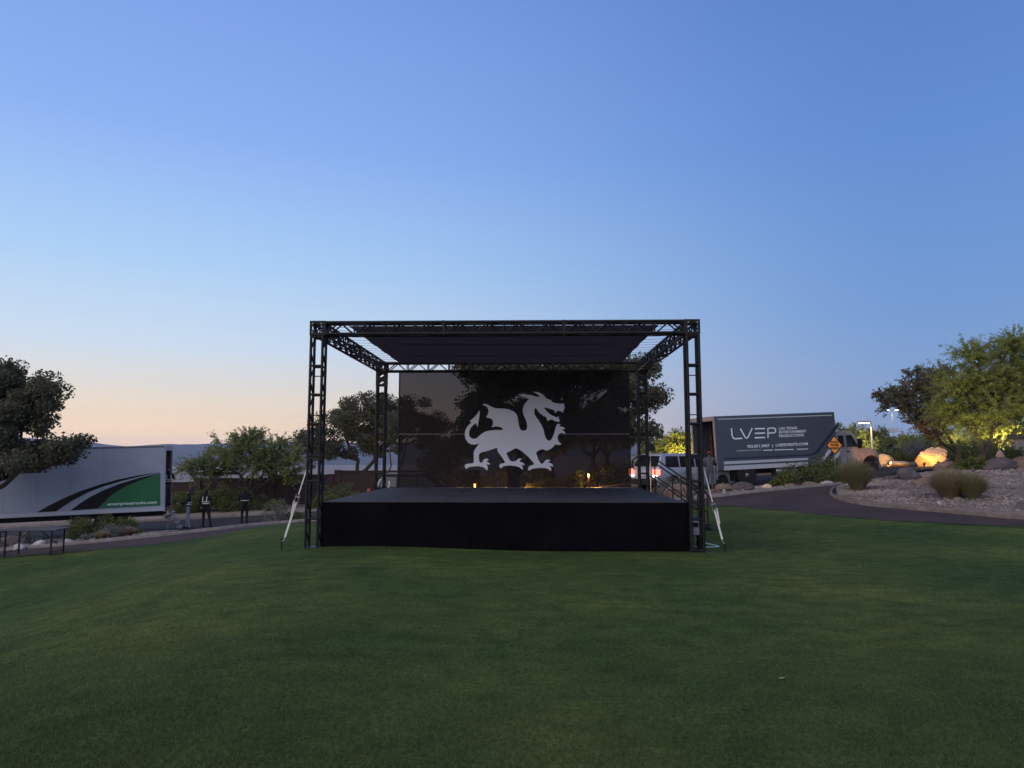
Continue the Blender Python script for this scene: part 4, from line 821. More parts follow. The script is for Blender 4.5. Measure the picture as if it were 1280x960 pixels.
# --- charcoal box truck, right
TR = Truck('box_truck', 'charcoal box truck with white company lettering and open rear door', (897, 588), 33.0, R(11.4), R(2.6), -1, 6.3, 2.4, .80, 2.5, M_char, M_offw)
t = TR.t
cab(t, 6.38, 2.1, .8, M_offw, 2.35, 1.3, .42, .70)
for sd in (-1, 1): wheel(t, 1.5, sd*.93, .5, .5)
MB().bx((1.5-.06, -.8, .44), (1.56, .8, .56)).build('axle', M_dark, t)
for sd in (-1, 1): MB().bx((.85, sd*1.14-.02, .28), (.88, sd*.68, .78)).build('mud_flap', M_rubber, t)
MB().lathe((3.6, -.85, .58), [(.02, -.55), (.26, -.55), (.28, -.5), (.28, .5), (.26, .55), (.02, .55)], 16, 'x').build('fuel_tank', M_steel, t, smooth=True)
TR.decal('wrap_stripe', [(897, 523.5), (1040, 518.5), (1040, 519.6), (897, 524.7)], M_silverstripe)
TR.decal('wrap_stripe', [(905, 574.2), (1016, 569.2), (1022, 566.5), (1048, 533), (1048, 527), (1018, 566), (1013, 568), (905, 572.6)], M_navy, .005)
TR.decal('wrap_stripe', [(905, 580.5), (1010, 575), (1010, 572.2), (905, 577)], M_silverstripe)
TR.decal('wrap_stripe', [(905, 588), (1010, 582.5), (1010, 577.5), (905, 582.5)], M_silverstripe)
for k in range(3): TR.decal('wrap_stripe', [(1024+k*7, 576), (1030+k*7, 576), (1047+k*1.2, 554+k*7), (1047+k*1.2, 548+k*7.5)], M_silverstripe if k != 1 else M_navy, .005+.002*k)
M_pr = M_print
TR.ribbon('logo_letter', [(914.2, 535.3), (915.2, 544.5), (916.2, 547.3), (918.6, 548.4), (928, 547.9)], 1.7, M_pr)
TR.ribbon('logo_letter', [(925.2, 535.6), (931.5, 546.6), (933.2, 547.9), (934.9, 546.5), (940.2, 535.1)], 1.7, M_pr)
for yy in (536.0, 541.7, 547.2): TR.ribbon('logo_letter', [(943.5, yy), (956.3, yy-.4)], 1.7, M_pr)
TR.ribbon('logo_letter', [(960.0, 547.6), (959.8, 535.2), (967.2, 535.0), (969.3, 536.2), (969.4, 539.6), (967.6, 541.0), (961, 541.3)], 1.7, M_pr)
def ttext(tr, s, px, py, wpx, hpx, m, align_w=True, off=.006, bold=0):
    a = tr.loc_px(px, py); b = tr.loc_px(px+wpx, py-wpx*.0); u = Vector((1 if tr.near < 0 else -1, 0, 0)); yv = tr.near*(tr.W/2+off); hz = hpx/F*33*1.38
    o = text('lettering', s, hz, m, tr.t, (a.x, yv, a.z), u, (0, 0, 1), depth=.001, bold=bold)
    w0 = max(abs(v.co.x-a.x) for v in o.data.vertices); k = abs(b.x-a.x)/w0
    for v in o.data.vertices: v.co.x = a.x+(v.co.x-a.x)*k
    return o
for s_, px, py, wp in (('LAS VEGAS', 973.5, 537.2, 23), ('ENTERTAINMENT', 973.5, 541.9, 34.5), ('PRODUCTIONS', 973.8, 546.6, 31)): ttext(TR, s_, px, py, wp, 3.4, M_pr, bold=.003)
ttext(TR, '702.871.0007  |  LVEPEVENTS.COM', 934, 559.9, 76, 3.5, M_pr, bold=.004)
ttext(TR, 'CORPORATE EVENTS', 920, 564.4, 32, 1.4, M_pr)
for a_, b_ in ((954, 966), (968, 992), (996, 1010)): TR.ribbon('lettering', [(a_, 564.0-(a_-920)*.032), (b_, 564.0-(b_-920)*.032)], 1.0, M_pr)
# what stands inside the open box
for k in range(9): MB().bx((.3+k*.62, 1.09, .92), (.38+k*.62, 1.135, 3.2)).build('wall_slat', M_wood, t)
MB().bx((5.9, -1.1, .92), (6.2, 1.1, 3.1)).build('bulkhead', M_wood, t)
def road_case(label, tr, x, y, z, sx, sy, sz):
    m = (Matrix.Translation(tr.loc) @ tr.Rm.to_4x4()); e = thing('road_case', label, 'case', m @ Vector((x, y, z)), tr.t.rotation_euler, 'equipment cases in the charcoal truck')
    MB().bx((-sx/2, -sy/2, 0), (sx/2, sy/2, sz)).build('shell', M_dark, e, bevel=.01)
    for zz in (.0, sz-.03): MB().bx((-sx/2-.006, -sy/2-.006, zz), (sx/2+.006, sy/2+.006, zz+.03)).build('edge_trim', M_steel, e)
    MB().box((-sx/2-.012, 0, sz*.5), (.02, .14, .1)).build('latch', M_steel, e)
road_case('large black road case at the back of the charcoal truck', TR, 3.4, .35, .905, 1.2, 1.1, 1.2)
road_case('small black road case beside the large one in the charcoal truck', TR, 3.2, -.6, .905, .8, .7, .8)
MB().bx((-.9, -1.05, .74), (-.06, 1.05, .80)).build('lift_gate', M_steel, t)
for sd in (-1, 1): MB().bx((-.1, sd*.9-.04, .35), (-.03, sd*.9+.04, .74)).build('lift_arm', M_dark, t)
for yv, z_ in ((-.62, .47), (-.32, .5), (-.2, .52)): MB().lathe((-.06, yv, z_), [(.035, -.02), (.04, 0), (.03, .01)], 10, 'x').build('tail_lamp', M_rev, t)

# --- white truck with swoosh, left
TL = Truck('box_truck', 'long white box truck with green and black swoosh and open rear', (205, 638), 32.0, math.atan2(-.87, -2.5), R(-1.5), 1, 9.0, 2.5, 1.0, 2.86, M_white, M_white)
t = TL.t
cab(t, 9.3, 2.3, 1.0, M_white, 2.7, 1.5, .5)
for sd in (-1, 1):
    wheel(t, 2.3, sd*.95, .5, .5); wheel(t, 7.6, sd*.95, .5, .4) if False else None
for sd in (-1, 1): MB().bx((.02, sd*1.25, .985), (9.0, sd*1.262, 1.14)).build('side_rail', M_silverstripe, t)
M_seamw = mat('trailer_seam', (.22, .25, .30), .5)
for k in range(1, 8): MB().bx((k*1.22-.008, 1.25, 1.16), (k*1.22+.008, 1.2535, 3.80)).build('panel_seam', M_seamw, t)
MB().bx((.02, 1.25, 3.80), (9.0, 1.262, 3.87)).build('top_rail', mat('rail_grey', (.12, .13, .15), .5), t)
up1 = [(46, 640.5), (60, 632.5), (80, 622.5), (100, 614), (125, 605.5), (150, 598.8), (175, 593.8), (200, 590.2)]
lo1 = [(200, 590.6), (178, 595.0), (155, 600.5), (130, 607.8), (110, 615.5), (92, 625), (80, 632.5), (70, 639.3)]
TL.decal('decal_swoosh', up1+lo1, M_dark, .005)
up2 = [(88, 638.2), (98, 630.5), (112, 621.5), (130, 612.5), (150, 604.5), (175, 597), (200, 591.4)]
lo2 = [(200, 593), (176, 600.2), (158, 607.5), (144, 615.5), (134, 624), (124, 635.8)]
TL.decal('decal_swoosh', up2+lo2, M_dark, .005)
TL.decal('decal_panel', [(200.5, 591.2), (200.5, 632), (122, 635.9), (134, 624), (144, 615.5), (158, 607.5), (176, 600.2)], M_green, .0065)
ttext(TL, 'enterprisetrucks.com', 134, 632.0, 62, 3.6, M_mint, off=.009, bold=.004)
MB().bx((.05, -1.188, 1.1), (8.9, -1.184, 3.78)).build('shade_lining', M_wood, t)  # dark sheet added inside the open box to put shade into it
MB().bx((8.6, -1.1, 1.1), (8.7, 1.1, 3.7)).build('bulkhead', M_dark, t)
for k in range(14): MB().bx((.4+k*.62, -1.165, 1.1), (.44+k*.62, -1.185, 3.7)).build('wall_slat', M_steel, t)
for k in range(5): MB().box((.6+k*1.7, 1.268, 3.83), (.09, .012, .04)).build('marker_lamp', M_red, t)
ld = thing('loading_step', 'small steel loading step at the open rear of the striped truck', 'step ladder', (TL.loc + TL.Rm @ Vector((-.45, .1, 0))), TL.t.rotation_euler)
gz = h(ld.location.x, ld.location.y)-ld.location.z+.012
for sd in (-1, 1):
    MB().path([(.3, sd*.3, .95), (-.12, sd*.3, gz)], .025, 6).build('rail', M_steel, ld); MB().path([(.3, sd*.3, .95), (.42, sd*.3, gz)], .02, 6).build('rail', M_steel, ld)
for k in range(4): f_ = (k+.5)/4; MB().bx((.3-.42*f_-.1, -.3, .95-(.95-gz)*f_-.02), (.3-.42*f_+.1, .3, .95-(.95-gz)*f_+.02)).build('tread', M_steel, ld)

# --- passenger cars
def car(name, label, px, Y, yaw, m, Ln=4.9, W=1.95, H=1.78, lit=False, offs=0, roofrail=False, pickup=False):
    loc = at(px, Y); loc.z += .012; t = thing(name, label, 'car', loc, (0, 0, yaw)); y = W/2; r = .37; x0, x1 = -Ln/2, Ln/2; wr, wf = x0+.95, x1-.92
    def arch(c): return [(c+.45*math.cos(a), .32+.45*math.sin(a)) for a in np.linspace(0, math.pi, 9)]
    low = [(x0+.04, .34), (x0, .62), (x0+.05, .98), (x0+.12, 1.08), (x1-1.25, 1.08), (x1-.25, .95), (x1, .78), (x1-.02, .36)] + arch(wf) + arch(wr)
    MB().prism(low, lambda u, v, d: (u, d*(1-.05*max(0, v-.75)), v), -y, y).build('body', m, t, bevel=.05, smooth=True)
    bt = [(x0+.12, 1.07), (x0+.42, H-.06), (x0+.6, H), (x1-2.35, H), (x1-2.15, H-.04), (x1-1.28, 1.07)]
    MB().prism(bt, lambda u, v, d: (u, d*(1-.16*max(0, v-1.05)/(H-1.05)), v), -y*.93, y*.93).build('cabin', m, t, bevel=.04, smooth=True)
    def gl(pts, sd, nm): 
        f = lambda u, v, d: (u, sd*y*.93*(1-.16*max(0, v-1.05)/(H-1.05))+sd*d, v); MB().prism(pts, f, .0, .008).build(nm, M_glass, t)
    for sd in (-1, 1):
        zt = H-.12; gl([(x0+.55, 1.13), (x0+.62, zt), (x0+1.35, zt), (x0+1.35, 1.13)], sd, 'side_window'); gl([(x0+1.43, 1.13), (x0+1.43, zt), (x0+2.3, zt), (x0+2.3, 1.13)], sd, 'side_window'); gl([(x0+2.38, 1.13), (x0+2.38, zt), (x1-2.3, zt), (x1-1.58, 1.13)], sd, 'side_window')
        for c in (wf, wr): wheel(t, c, sd*(y-.12), r, .24)
        MB().bx((x1-1.75, sd*(y+.0), 1.05), (x1-1.6, sd*(y+.18), 1.2)).build('mirror', m, t, bevel=.02)
        for xx in (x0+1.42, x0+2.35): 
            dd = MB().bx((xx-.006, sd*(y-.01)-.006, .5), (xx+.006, sd*(y-.01)+.006, 1.05)).build('door_gap', M_dark, t); MB().bx((xx+.12, sd*y-.02, .93), (xx+.3, sd*y+.02, .96)).build('handle', M_steel, dd)
        tl_ = MB().bx((x0-.03, sd*(y-.32), .78), (x0+.14, sd*(y+.01), 1.04)).build('tail_light', M_tail if lit else M_red, t, bevel=.02)
        if lit: MB().bx((x0-.036, sd*(y-.30), .70), (x0+.02, sd*(y-.06), .775)).build('reversing_light', M_rev, t)
        MB().bx((x1-.32, sd*(y-.42), .74), (x1-.03, sd*(y-.02), .9)).build('headlight', M_pale, t, bevel=.02)
        if roofrail: MB().path([(x0+.7, sd*y*.72, H+.05), (x1-2.5, sd*y*.72, H+.05)], .018, 6).build('roof_rail', M_steel, t)
    MB().add([(x0+.14, -y*.8, 1.16), (x0+.14, y*.8, 1.16), (x0+.40, y*.72, H-.12), (x0+.40, -y*.72, H-.12)], [(0, 1, 2, 3)]).build('rear_window', M_glass, t).location = (-.02, 0, .01)
    MB().add([(x1-1.32, -y*.84, 1.14), (x1-1.32, y*.84, 1.14), (x1-2.1, y*.74, H-.09), (x1-2.1, -y*.74, H-.09)], [(0, 1, 2, 3)]).build('windscreen', M_glass, t).location = (.03, 0, .02)
    MB().bx((x0-.05, -y+.1, .36), (x0+.1, y-.1, .6)).build('rear_bumper', M_dark, t, bevel=.03); MB().bx((x1-.1, -y+.1, .36), (x1+.05, y-.1, .58)).build('front_bumper', M_dark, t, bevel=.03)
    MB().bx((x0-.012, -.26, .72), (x0+.02, .26, .85)).build('number_plate', M_pale, t)
    return t
M_cblack = mat('black_car_paint', (.008, .008, .010), .5, spec=.15); M_cwhite = mat('white_car_paint', (.27, .28, .32), .3, coat=.6)
car('parked_car', 'white sport utility vehicle with lit tail lights behind the stage stair', 853, 33.5, R(30), M_cwhite, 4.9, 1.95, 1.74, lit=True)
car('parked_car', 'black car parked behind the scrim backdrop', 528, 35.5, R(3), M_cblack, 5.0, 1.95, 1.72, roofrail=True)

# ================================================================== PEOPLE
M_skin = mat('skin', (.36, .21, .15), .6); M_hair = mat('hair_dark', (.015, .012, .01), .7)
M_blkcl = mat('clothes_black', (.014, .014, .017), .9, var=.3, scale=12); M_jean = mat('jeans_pale_blue', (.20, .235, .30), .9, var=.25, scale=10); M_greycl = mat('clothes_grey', (.075, .072, .08), .9, var=.25, scale=10)
M_vest = mat('vest_dark', (.022, .026, .022), .85); M_refl = mat('reflective_tape', (.62, .62, .55), .35); M_shoe = mat('shoes_dark', (.02, .018, .018), .7); M_cap = mat('cap_red', (.45, .03, .035), .8)
def person(label, loc, yaw, J, shirt, pants, hair=M_hair, vest=False, cap=None, sleeves=True, tape=((1.10, 1.15), (1.19, 1.23)), straps=True):
    """J overrides joints; figure faces local -y, 1.76 m tall"""
    j = dict(pel=(0, 0, .96), sp=(0, 0, 1.12), ch=(0, .0, 1.33), nk=(0, .01, 1.49), hb=(0, 0, 1.57), hc=(0, -.01, 1.66), ht=(0, .005, 1.735))
    for s, n in ((1, 'l'), (-1, 'r')):
        j.update({'sh'+n: (s*.185, 0, 1.42), 'el'+n: (s*.24, .03, 1.15), 'wr'+n: (s*.25, -.05, .91), 'ha'+n: (s*.25, -.07, .83), 'hi'+n: (s*.095, 0, .90), 'kn'+n: (s*.11, -.02, .50), 'an'+n: (s*.115, .02, .09), 'to'+n: (s*.13, -.16, .035)})
    j.update(J); rad = dict(pel=(.165, .115), sp=(.145, .10), ch=(.175, .115), nk=(.058, .058), hb=(.062, .07), hc=(.082, .098), ht=(.055, .065))
    for n in 'lr': rad.update({'sh'+n: (.072, .072), 'el'+n: (.046, .046), 'wr'+n: (.032, .032), 'ha'+n: (.042, .024), 'hi'+n: (.098, .098), 'kn'+n: (.066, .066), 'an'+n: (.046, .046), 'to'+n: (.042, .032)})
    E = [('pel', 'sp'), ('sp', 'ch'), ('ch', 'nk'), ('nk', 'hb'), ('hb', 'hc'), ('hc', 'ht')]
    for n in 'lr': E += [('ch', 'sh'+n), ('sh'+n, 'el'+n), ('el'+n, 'wr'+n), ('wr'+n, 'ha'+n), ('pel', 'hi'+n), ('hi'+n, 'kn'+n), ('kn'+n, 'an'+n), ('an'+n, 'to'+n)]
    for n in 'lr':      # five fingers from the palm, thumb from its side
        hv = Vector(j['ha'+n]); d = (hv-Vector(j['wr'+n])).normalized(); sdv = d.cross(Vector((1, 0, 0))).normalized()
        for k in range(5):
            a = hv+sdv*(.021*(k-1.5) if k < 4 else -.035)+d*(.02 if k < 4 else -.03); b = a+d*(.05+.01*(1.5-abs(k-1.5)) if k < 4 else .03)+(sdv*-.03 if k == 4 else Vector((0, -.012, 0)))
            j[f'f{n}{k}a'] = tuple(a); j[f'f{n}{k}b'] = tuple(b); rad[f'f{n}{k}a'] = rad[f'f{n}{k}b'] = (.009, .009); E += [('ha'+n, f'f{n}{k}a'), (f'f{n}{k}a', f'f{n}{k}b')]
    ks = list(j); me = bpy.data.meshes.new('b'); me.from_pydata([j[k] for k in ks], [(ks.index(a), ks.index(b)) for a, b in E], []); o = link('tmpb', me)
    o.modifiers.new('s', 'SKIN'); sv = me.skin_vertices[0].data
    for i, k in enumerate(ks): sv[i].radius = rad[k]; sv[i].use_root = (k == 'pel')
    sb = o.modifiers.new('u', 'SUBSURF'); sb.levels = sb.render_levels = 1
    bpy.context.view_layer.update(); bm_ = bpy.data.meshes.new_from_object(o.evaluated_get(bpy.context.evaluated_depsgraph_get())); bpy.data.objects.remove(o); bm_.name = 'person'
    root = thing('person', label, 'person', loc, (0, 0, yaw)); b = link('body', bm_, root); bm_.materials.clear()
    for m in (M_skin, shirt, pants, M_shoe): bm_.materials.append(m)
    part = {}
    for a, c in E:
        k = a+c; part[(a, c)] = 0 if a in ('nk', 'hb', 'hc') or a[0] == 'f' or a[:2] in ('wr', 'ha') else 2 if a[:2] in ('hi', 'kn') or (a == 'pel' and c[:2] == 'hi') else 3 if a[:2] == 'an' else 1
        if a[:2] == 'el' and not sleeves: part[(a, c)] = 0
    near = {}
    for p in bm_.polygons:
        c = p.center; best = None
        for e in E:
            A = Vector(j[e[0]]); B = Vector(j[e[1]]); ab = B-A; t_ = max(0, min(1, (c-A).dot(ab)/max(ab.length_squared, 1e-9))); dd = (c-A-ab*t_).length - rad[e[0]][0]*.6
            if best is None or dd < best[0]: best = (dd, e)
        near[p.index] = best[1]; p.material_index = part[best[1]]; p.use_smooth = True
        if best[1][0] == 'pel' and best[1][1] == 'sp' and c.z < j['pel'][2]-.0: p.material_index = 2
    def shell(nm, pred, off, m):
        mp_ = {}; vs_ = []; fs = []
        for p in bm_.polygons:
            if pred(p):
                ids = []
                for vi in p.vertices:
                    if vi not in mp_: mp_[vi] = len(vs_); vs_.append(bm_.vertices[vi].co+bm_.vertices[vi].normal*off)
                    ids.append(mp_[vi])
                fs.append(ids)
        if fs: return MB().add(vs_, fs).build(nm, m, root, smooth=True)
    hz, hy = j['hc'][2], j['hc'][1]
    shell('hair', lambda p: near[p.index][0] in ('hb', 'hc') and (p.center.z > hz+.045 or (p.center.y > hy+.01 and p.center.z > hz-.07)), .012, hair)
    if cap:
        shell('cap', lambda p: near[p.index][0] == 'hc' and p.center.z > hz+.02, .022, cap); c = Vector(j['hc']); MB().prism([(-.08, -.08), (.08, -.08), (.06, -.18), (0, -.2), (-.06, -.18)], lambda u, v, d: (c.x+u, c.y+v, c.z+.04+d), 0, .012).build('cap_peak', cap, root)
    c = Vector(j['hc'])
    MB().path([c+Vector((0, -.085, .015)), c+Vector((0, -.115, -.025)), c+Vector((0, -.088, -.035))], [.01, .016, .008], 6).build('nose', M_skin, root, smooth=True)
    for s in (-1, 1):
        MB().lathe(c+Vector((s*.032, -.088, .012)), [(.004, -.006), (.011, 0), (.004, .006)], 8, 'y').build('eye', M_pale, root); MB().lathe(c+Vector((s*.085, .0, -.01)), [(.012, -.012), (.028, 0), (.014, .012)], 8, 'x').build('ear', M_skin, root)
    MB().box(c+Vector((0, -.094, -.062)), (.045, .012, .01)).build('mouth', M_red, root)
    if vest:
        tors = ('pel', 'sp', 'ch'); isT = lambda p: near[p.index][0] in tors and near[p.index][1][:2] not in ('hi',) and 1.0 < p.center.z-(j['ch'][2]-1.33) < 1.5
        shell('vest', isT, .014, vest if vest is not True else M_vest)
        # tape bands follow the waist: rings round the spine
        for z0, z1 in tape:
            vs_ = []; n = 20
            for z in (z0, z1):
                f_ = (z-.96)/(1.33-.96); ctr = Vector(j['pel']).lerp(Vector(j['ch']), f_)
                for k in range(n): a = 2*math.pi*k/n; vs_.append((ctr.x+.192*math.cos(a), ctr.y+.142*math.sin(a), ctr.z))
            MB().add(vs_, [(k, (k+1) % n, n+(k+1) % n, n+k) for k in range(n)]).build('reflective_tape', M_refl, root, smooth=True)
        if straps:
            for s in (-1, 1):
                for f_ in (-1, 1):
                    q_ = lambda z, k: (Vector(j['pel']).lerp(Vector(j['ch']), (z-.96)/.37)+Vector((s*.10, f_*k, 0)))
                    a1, a2 = q_(1.2, .140), q_(1.44, .105); MB().add([a1+Vector((-.02, 0, 0)), a1+Vector((.02, 0, 0)), a2+Vector((.02, 0, 0)), a2+Vector((-.02, 0, 0))], [(0, 1, 2, 3)]).build('reflective_tape', M_refl, root)
    return root
def stand(px, Y): v = at(px, Y); v.z += .015; return v
person('person in dark striped vest and pale jeans reaching out with both arms', stand(240.5, 33.4), R(-70), dict(ell=(.26, -.10, 1.2), wrl=(.16, -.34, 1.16), hal=(.14, -.43, 1.17), elr=(-.25, -.06, 1.17), wrr=(-.14, -.28, 1.1), har=(-.1, -.37, 1.12), anl=(.16, .1, .09), tol=(.18, -.08, .035), anr=(-.16, -.06, .09), tor=(-.17, -.24, .035)), M_blkcl, M_jean, vest=True)
person('person in black clothes with reflective vest stripes standing with feet apart', stand(262, 33.6), R(172), dict(anl=(.10, .02, .09), tol=(.12, -.15, .035), anr=(-.30, .05, .09), tor=(-.36, -.1, .035), knr=(-.2, .0, .5), ell=(.3, .06, 1.18), wrl=(.3, -.06, .98), hal=(.29, -.1, .9), elr=(-.31, .05, 1.18), wrr=(-.27, -.1, 1.0), har=(-.25, -.14, .93)), M_blkcl, M_blkcl, vest=M_blkcl)
person('person all in black looking down with hands together', stand(310, 34.2), R(200), dict(hb=(0, -.05, 1.55), hc=(0, -.10, 1.61), ht=(0, -.13, 1.68), ell=(.30, .0, 1.2), wrl=(.16, -.25, 1.14), hal=(.08, -.3, 1.16), elr=(-.27, .02, 1.17), wrr=(-.2, -.2, 1.06), har=(-.13, -.27, 1.07)), M_blkcl, M_blkcl, vest=M_blkcl, tape=((1.12, 1.15),), straps=False)
mt = Matrix.Translation(TL.loc) @ TL.Rm.to_4x4()
person('person in dark striped vest standing inside the open striped truck', mt @ Vector((.10, -.55, 1.11)), R(40), dict(ell=(.27, -.08, 1.2), wrl=(.2, -.3, 1.2), hal=(.18, -.38, 1.22)), M_blkcl, M_greycl, vest=True)
person('person in grey clothes and red cap behind the charcoal truck tailgate', stand(885.5, 31.8), R(150), dict(elr=(-.27, -.08, 1.2), wrr=(-.2, -.3, 1.15), har=(-.18, -.38, 1.15)), M_greycl, M_greycl, cap=M_cap)

# ================================================================== WALL, BUILDINGS, SMALL THINGS
def block_wall(label, x0, x1, Y, zt, base=-2.0):
    cx = (x0+x1)/2; t = thing('block_wall', label, 'wall', (cx, Y, h(cx, Y))); b = t.location; m = MB().bx((x0-cx, -.1, base-b.z), (x1-cx, .1, zt-b.z)); m.build('masonry', M_wall, t)
    MB().bx((x0-cx, -.14, zt-b.z), (x1-cx, .14, zt-b.z+.07)).build('cap', M_wall, t)
    for x in np.linspace(x0+.2, x1-.2, max(2, int((x1-x0)/4)+1)): MB().bx((x-cx-.2, -.2, base-b.z), (x-cx+.2, .2, zt-b.z+.1)).build('pilaster', M_wall, t)
WY = 44.5
wx = lambda px: (px-640)/F*WY; wz = lambda py: P(640, py, WY).z
block_wall('lowest brown block wall section behind the striped truck', wx(40), wx(247), WY, wz(604))
block_wall('brown block wall section under the mesquite tree', wx(247.5), wx(338), WY, wz(599))
block_wall('brown block wall section behind the left front tower', wx(338.5), wx(420), WY, wz(594.5))
block_wall('highest brown block wall section running behind the stage', wx(420.5), wx(600), WY, wz(589.5))
def house(label, x, y, w_, d_, hh, rz, lit):
    z = h(x, y); t = thing('far_house', label, 'house', (x, y, z), (0, 0, rz), 'houses in the valley'); MB().bx((-w_/2, -d_/2, -1), (w_/2, d_/2, hh)).build('wall', M_wallf, t)
    MB().prism([(-w_/2-.5, hh), (w_/2+.5, hh), (w_*.2, hh+2.2), (-w_*.2, hh+2.2)], lambda u, v, dd: (u, dd, v), -d_/2-.5, d_/2+.5).build('roof', M_roofd, t)
    for k in range(3):
        MB().bx((-w_*.36+k*w_*.29, -d_/2-.06, hh*.35), (-w_*.36+k*w_*.29+w_*.13, -d_/2+.02, hh*.75)).build('window', M_lampwarm if (k+lit) % 3 == 0 else M_glass, t)
for k, (px, d, w_, hh, lab) in enumerate([(222, 300, 14, 4, 'wide stucco house in the valley between striped truck and mesquite'), (243, 420, 10, 5, 'narrow stucco house in the valley under the mesquite branches'), (268, 340, 16, 4, 'long low valley house behind the mesquite trunk'), (286, 260, 11, 4, 'nearest valley house seen above the block wall'), (440, 330, 15, 5, 'tall valley house seen through the olive tree'), (470, 450, 14, 4, 'far valley house beside the rear tower')]):
    house(lab, (px-640)/F*d, d, w_, 10, hh, (k-2)*.15, k)
cb = thing('clubhouse', 'low flat roofed building far behind the glowing boulder', 'building', gnd(30, 78)); 
MB().bx((-9, -4, -1), (9, 4, 3.2)).build('wall', M_wallf, cb); MB().bx((-9.8, -4.8, 3.2), (9.8, 4.8, 3.6)).build('roof', M_silverstripe, cb)
for k in range(6):
    wn = MB().bx((-8+k*2.8, -4.06, .8), (-6.2+k*2.8, -3.98, 2.5)).build('window', M_glass, cb)
    MB().bx((-8.06+k*2.8, -4.1, .72), (-6.14+k*2.8, -4.06, .8)).build('sill', M_pale, wn)

# folding tables
def table(label, px, Y, Ln, rz):
    t = thing('folding_table', label, 'table', at(px, Y)+Vector((0, 0, .02)), (0, 0, rz), 'folding tables on the lawn edge'); y = .38
    MB().bx((-Ln/2, -y, .71), (Ln/2, y, .75)).build('table_top', mat('table_plastic', (.075, .072, .075), .6, var=.1, spec=.2), t, bevel=.012)
    for sx in (-1, 1):
        for sy in (-1, 1): MB().tube((sx*(Ln/2-.16), sy*(y-.06), -.02), (sx*(Ln/2-.16), sy*(y-.06), .71), .024).build('leg', M_black, t)
        MB().tube((sx*(Ln/2-.16), -y+.06, .12), (sx*(Ln/2-.16), y-.06, .12), .012).build('stretcher', M_black, t)
        MB().tube((sx*(Ln/2-.16), 0, .3), (sx*.12, 0, .70), .011).build('folding_brace', M_black, t)
table('dark folding table standing at the edge of the lawn', 54, 20.5, 1.55, R(4)); table('second folding table beyond the end of the first', -26, 20.9, 1.55, R(8))

# signs
def diamond_sign(label, px, py, Y, hpx):
    c = P(px, py, Y); b = gnd(c.x, c.y+.04); t = thing('road_sign', label, 'sign', b); r = hpx/2/F*Y; z = c.z-b.z
    MB().bx((-.03, 0, -.1), (.03, .05, z+r*.8)).build('post', M_steel, t)
    D = lambda k: [(0, -k), (k*.86, 0), (0, k), (-k*.86, 0)]
    MB().prism(D(r), lambda u, v, d: (u, d, z+v), -.03, -.012).build('border', M_dark, t); pn = MB().prism(D(r*.87), lambda u, v, d: (u, d, z+v), -.034, -.0305).build('panel', M_orange, t)
    for k, s_ in enumerate(('ROAD', 'WORK', 'AHEAD')): text('lettering', s_, r*.34, M_dark, t, (0, -.038, z+r*.22-k*r*.32), (1, 0, 0), (0, 0, 1), align='CENTER', depth=.001, sx=.85, bold=.006)
diamond_sign('orange diamond road work sign in front of the charcoal truck', 1043.3, 556.5, 31.4, 24)
c_ = P(813, 559, 27.5); b_ = gnd(c_.x, c_.y); rs_ = thing('round_sign', 'round sign seen from its black back on a slim post', 'sign', b_); z_ = c_.z-b_.z
MB().lathe((0, 0, z_), [(.16, -.008), (.165, 0), (.16, .008)], 24, 'y').build('disc', M_black, rs_); MB().tube((0, .02, -.1), (0, .02, z_+.1), .022).build('post', M_steel, rs_)

# street lamps
def street_lamp(label, px, py, Y, arm, m, double=False, e=60, col=(1, .68, .28)):
    c = P(px, py, Y); b = gnd(c.x, c.y); t = thing('street_lamp', label, 'street lamp', b); z = c.z-b.z
    MB().path([(0, 0, -.1), (0, 0, z*.5), (0, 0, z)], [.07, .06, .05], 10).build('pole', M_pale, t, smooth=True); MB().lathe((0, 0, 0), [(.14, 0), (.14, .25), (.1, .3)], 12).build('base', M_conc, t)
    for s in ((-1, 1) if double else (-1,)):
        MB().path([(0, 0, z), (s*arm*.6, 0, z+.12), (s*arm, 0, z+.1)], .05, 8).build('arm', M_pale, t)
        hd = MB().box((s*(arm+.35), 0, z+.12), (.75, .35, .14)).build('lamp_head', M_pale, t, bevel=.03); MB().box((s*(arm+.35), 0, z+.035), (.6, .28, .03)).build('lens', m, hd)
        l = bpy.data.lights.new('lamp', 'SPOT'); l.energy = e; l.color = col; l.spot_size = R(150); l.spot_blend = .6; l.shadow_soft_size = .15; lo = bpy.data.objects.new('lamp_light', l); COL.objects.link(lo); lo.parent = t; lo.location = (s*(arm+.35), 0, z-.02)
street_lamp('shorter street lamp with a warm glowing pole behind the truck bonnet', 1089, 529.5, 47, .12, M_lampwarm, e=220)
street_lamp('taller twin headed street lamp with white light', 1115, 513, 100, .4, M_lampcool, True, e=240, col=(.95, 1, .9))

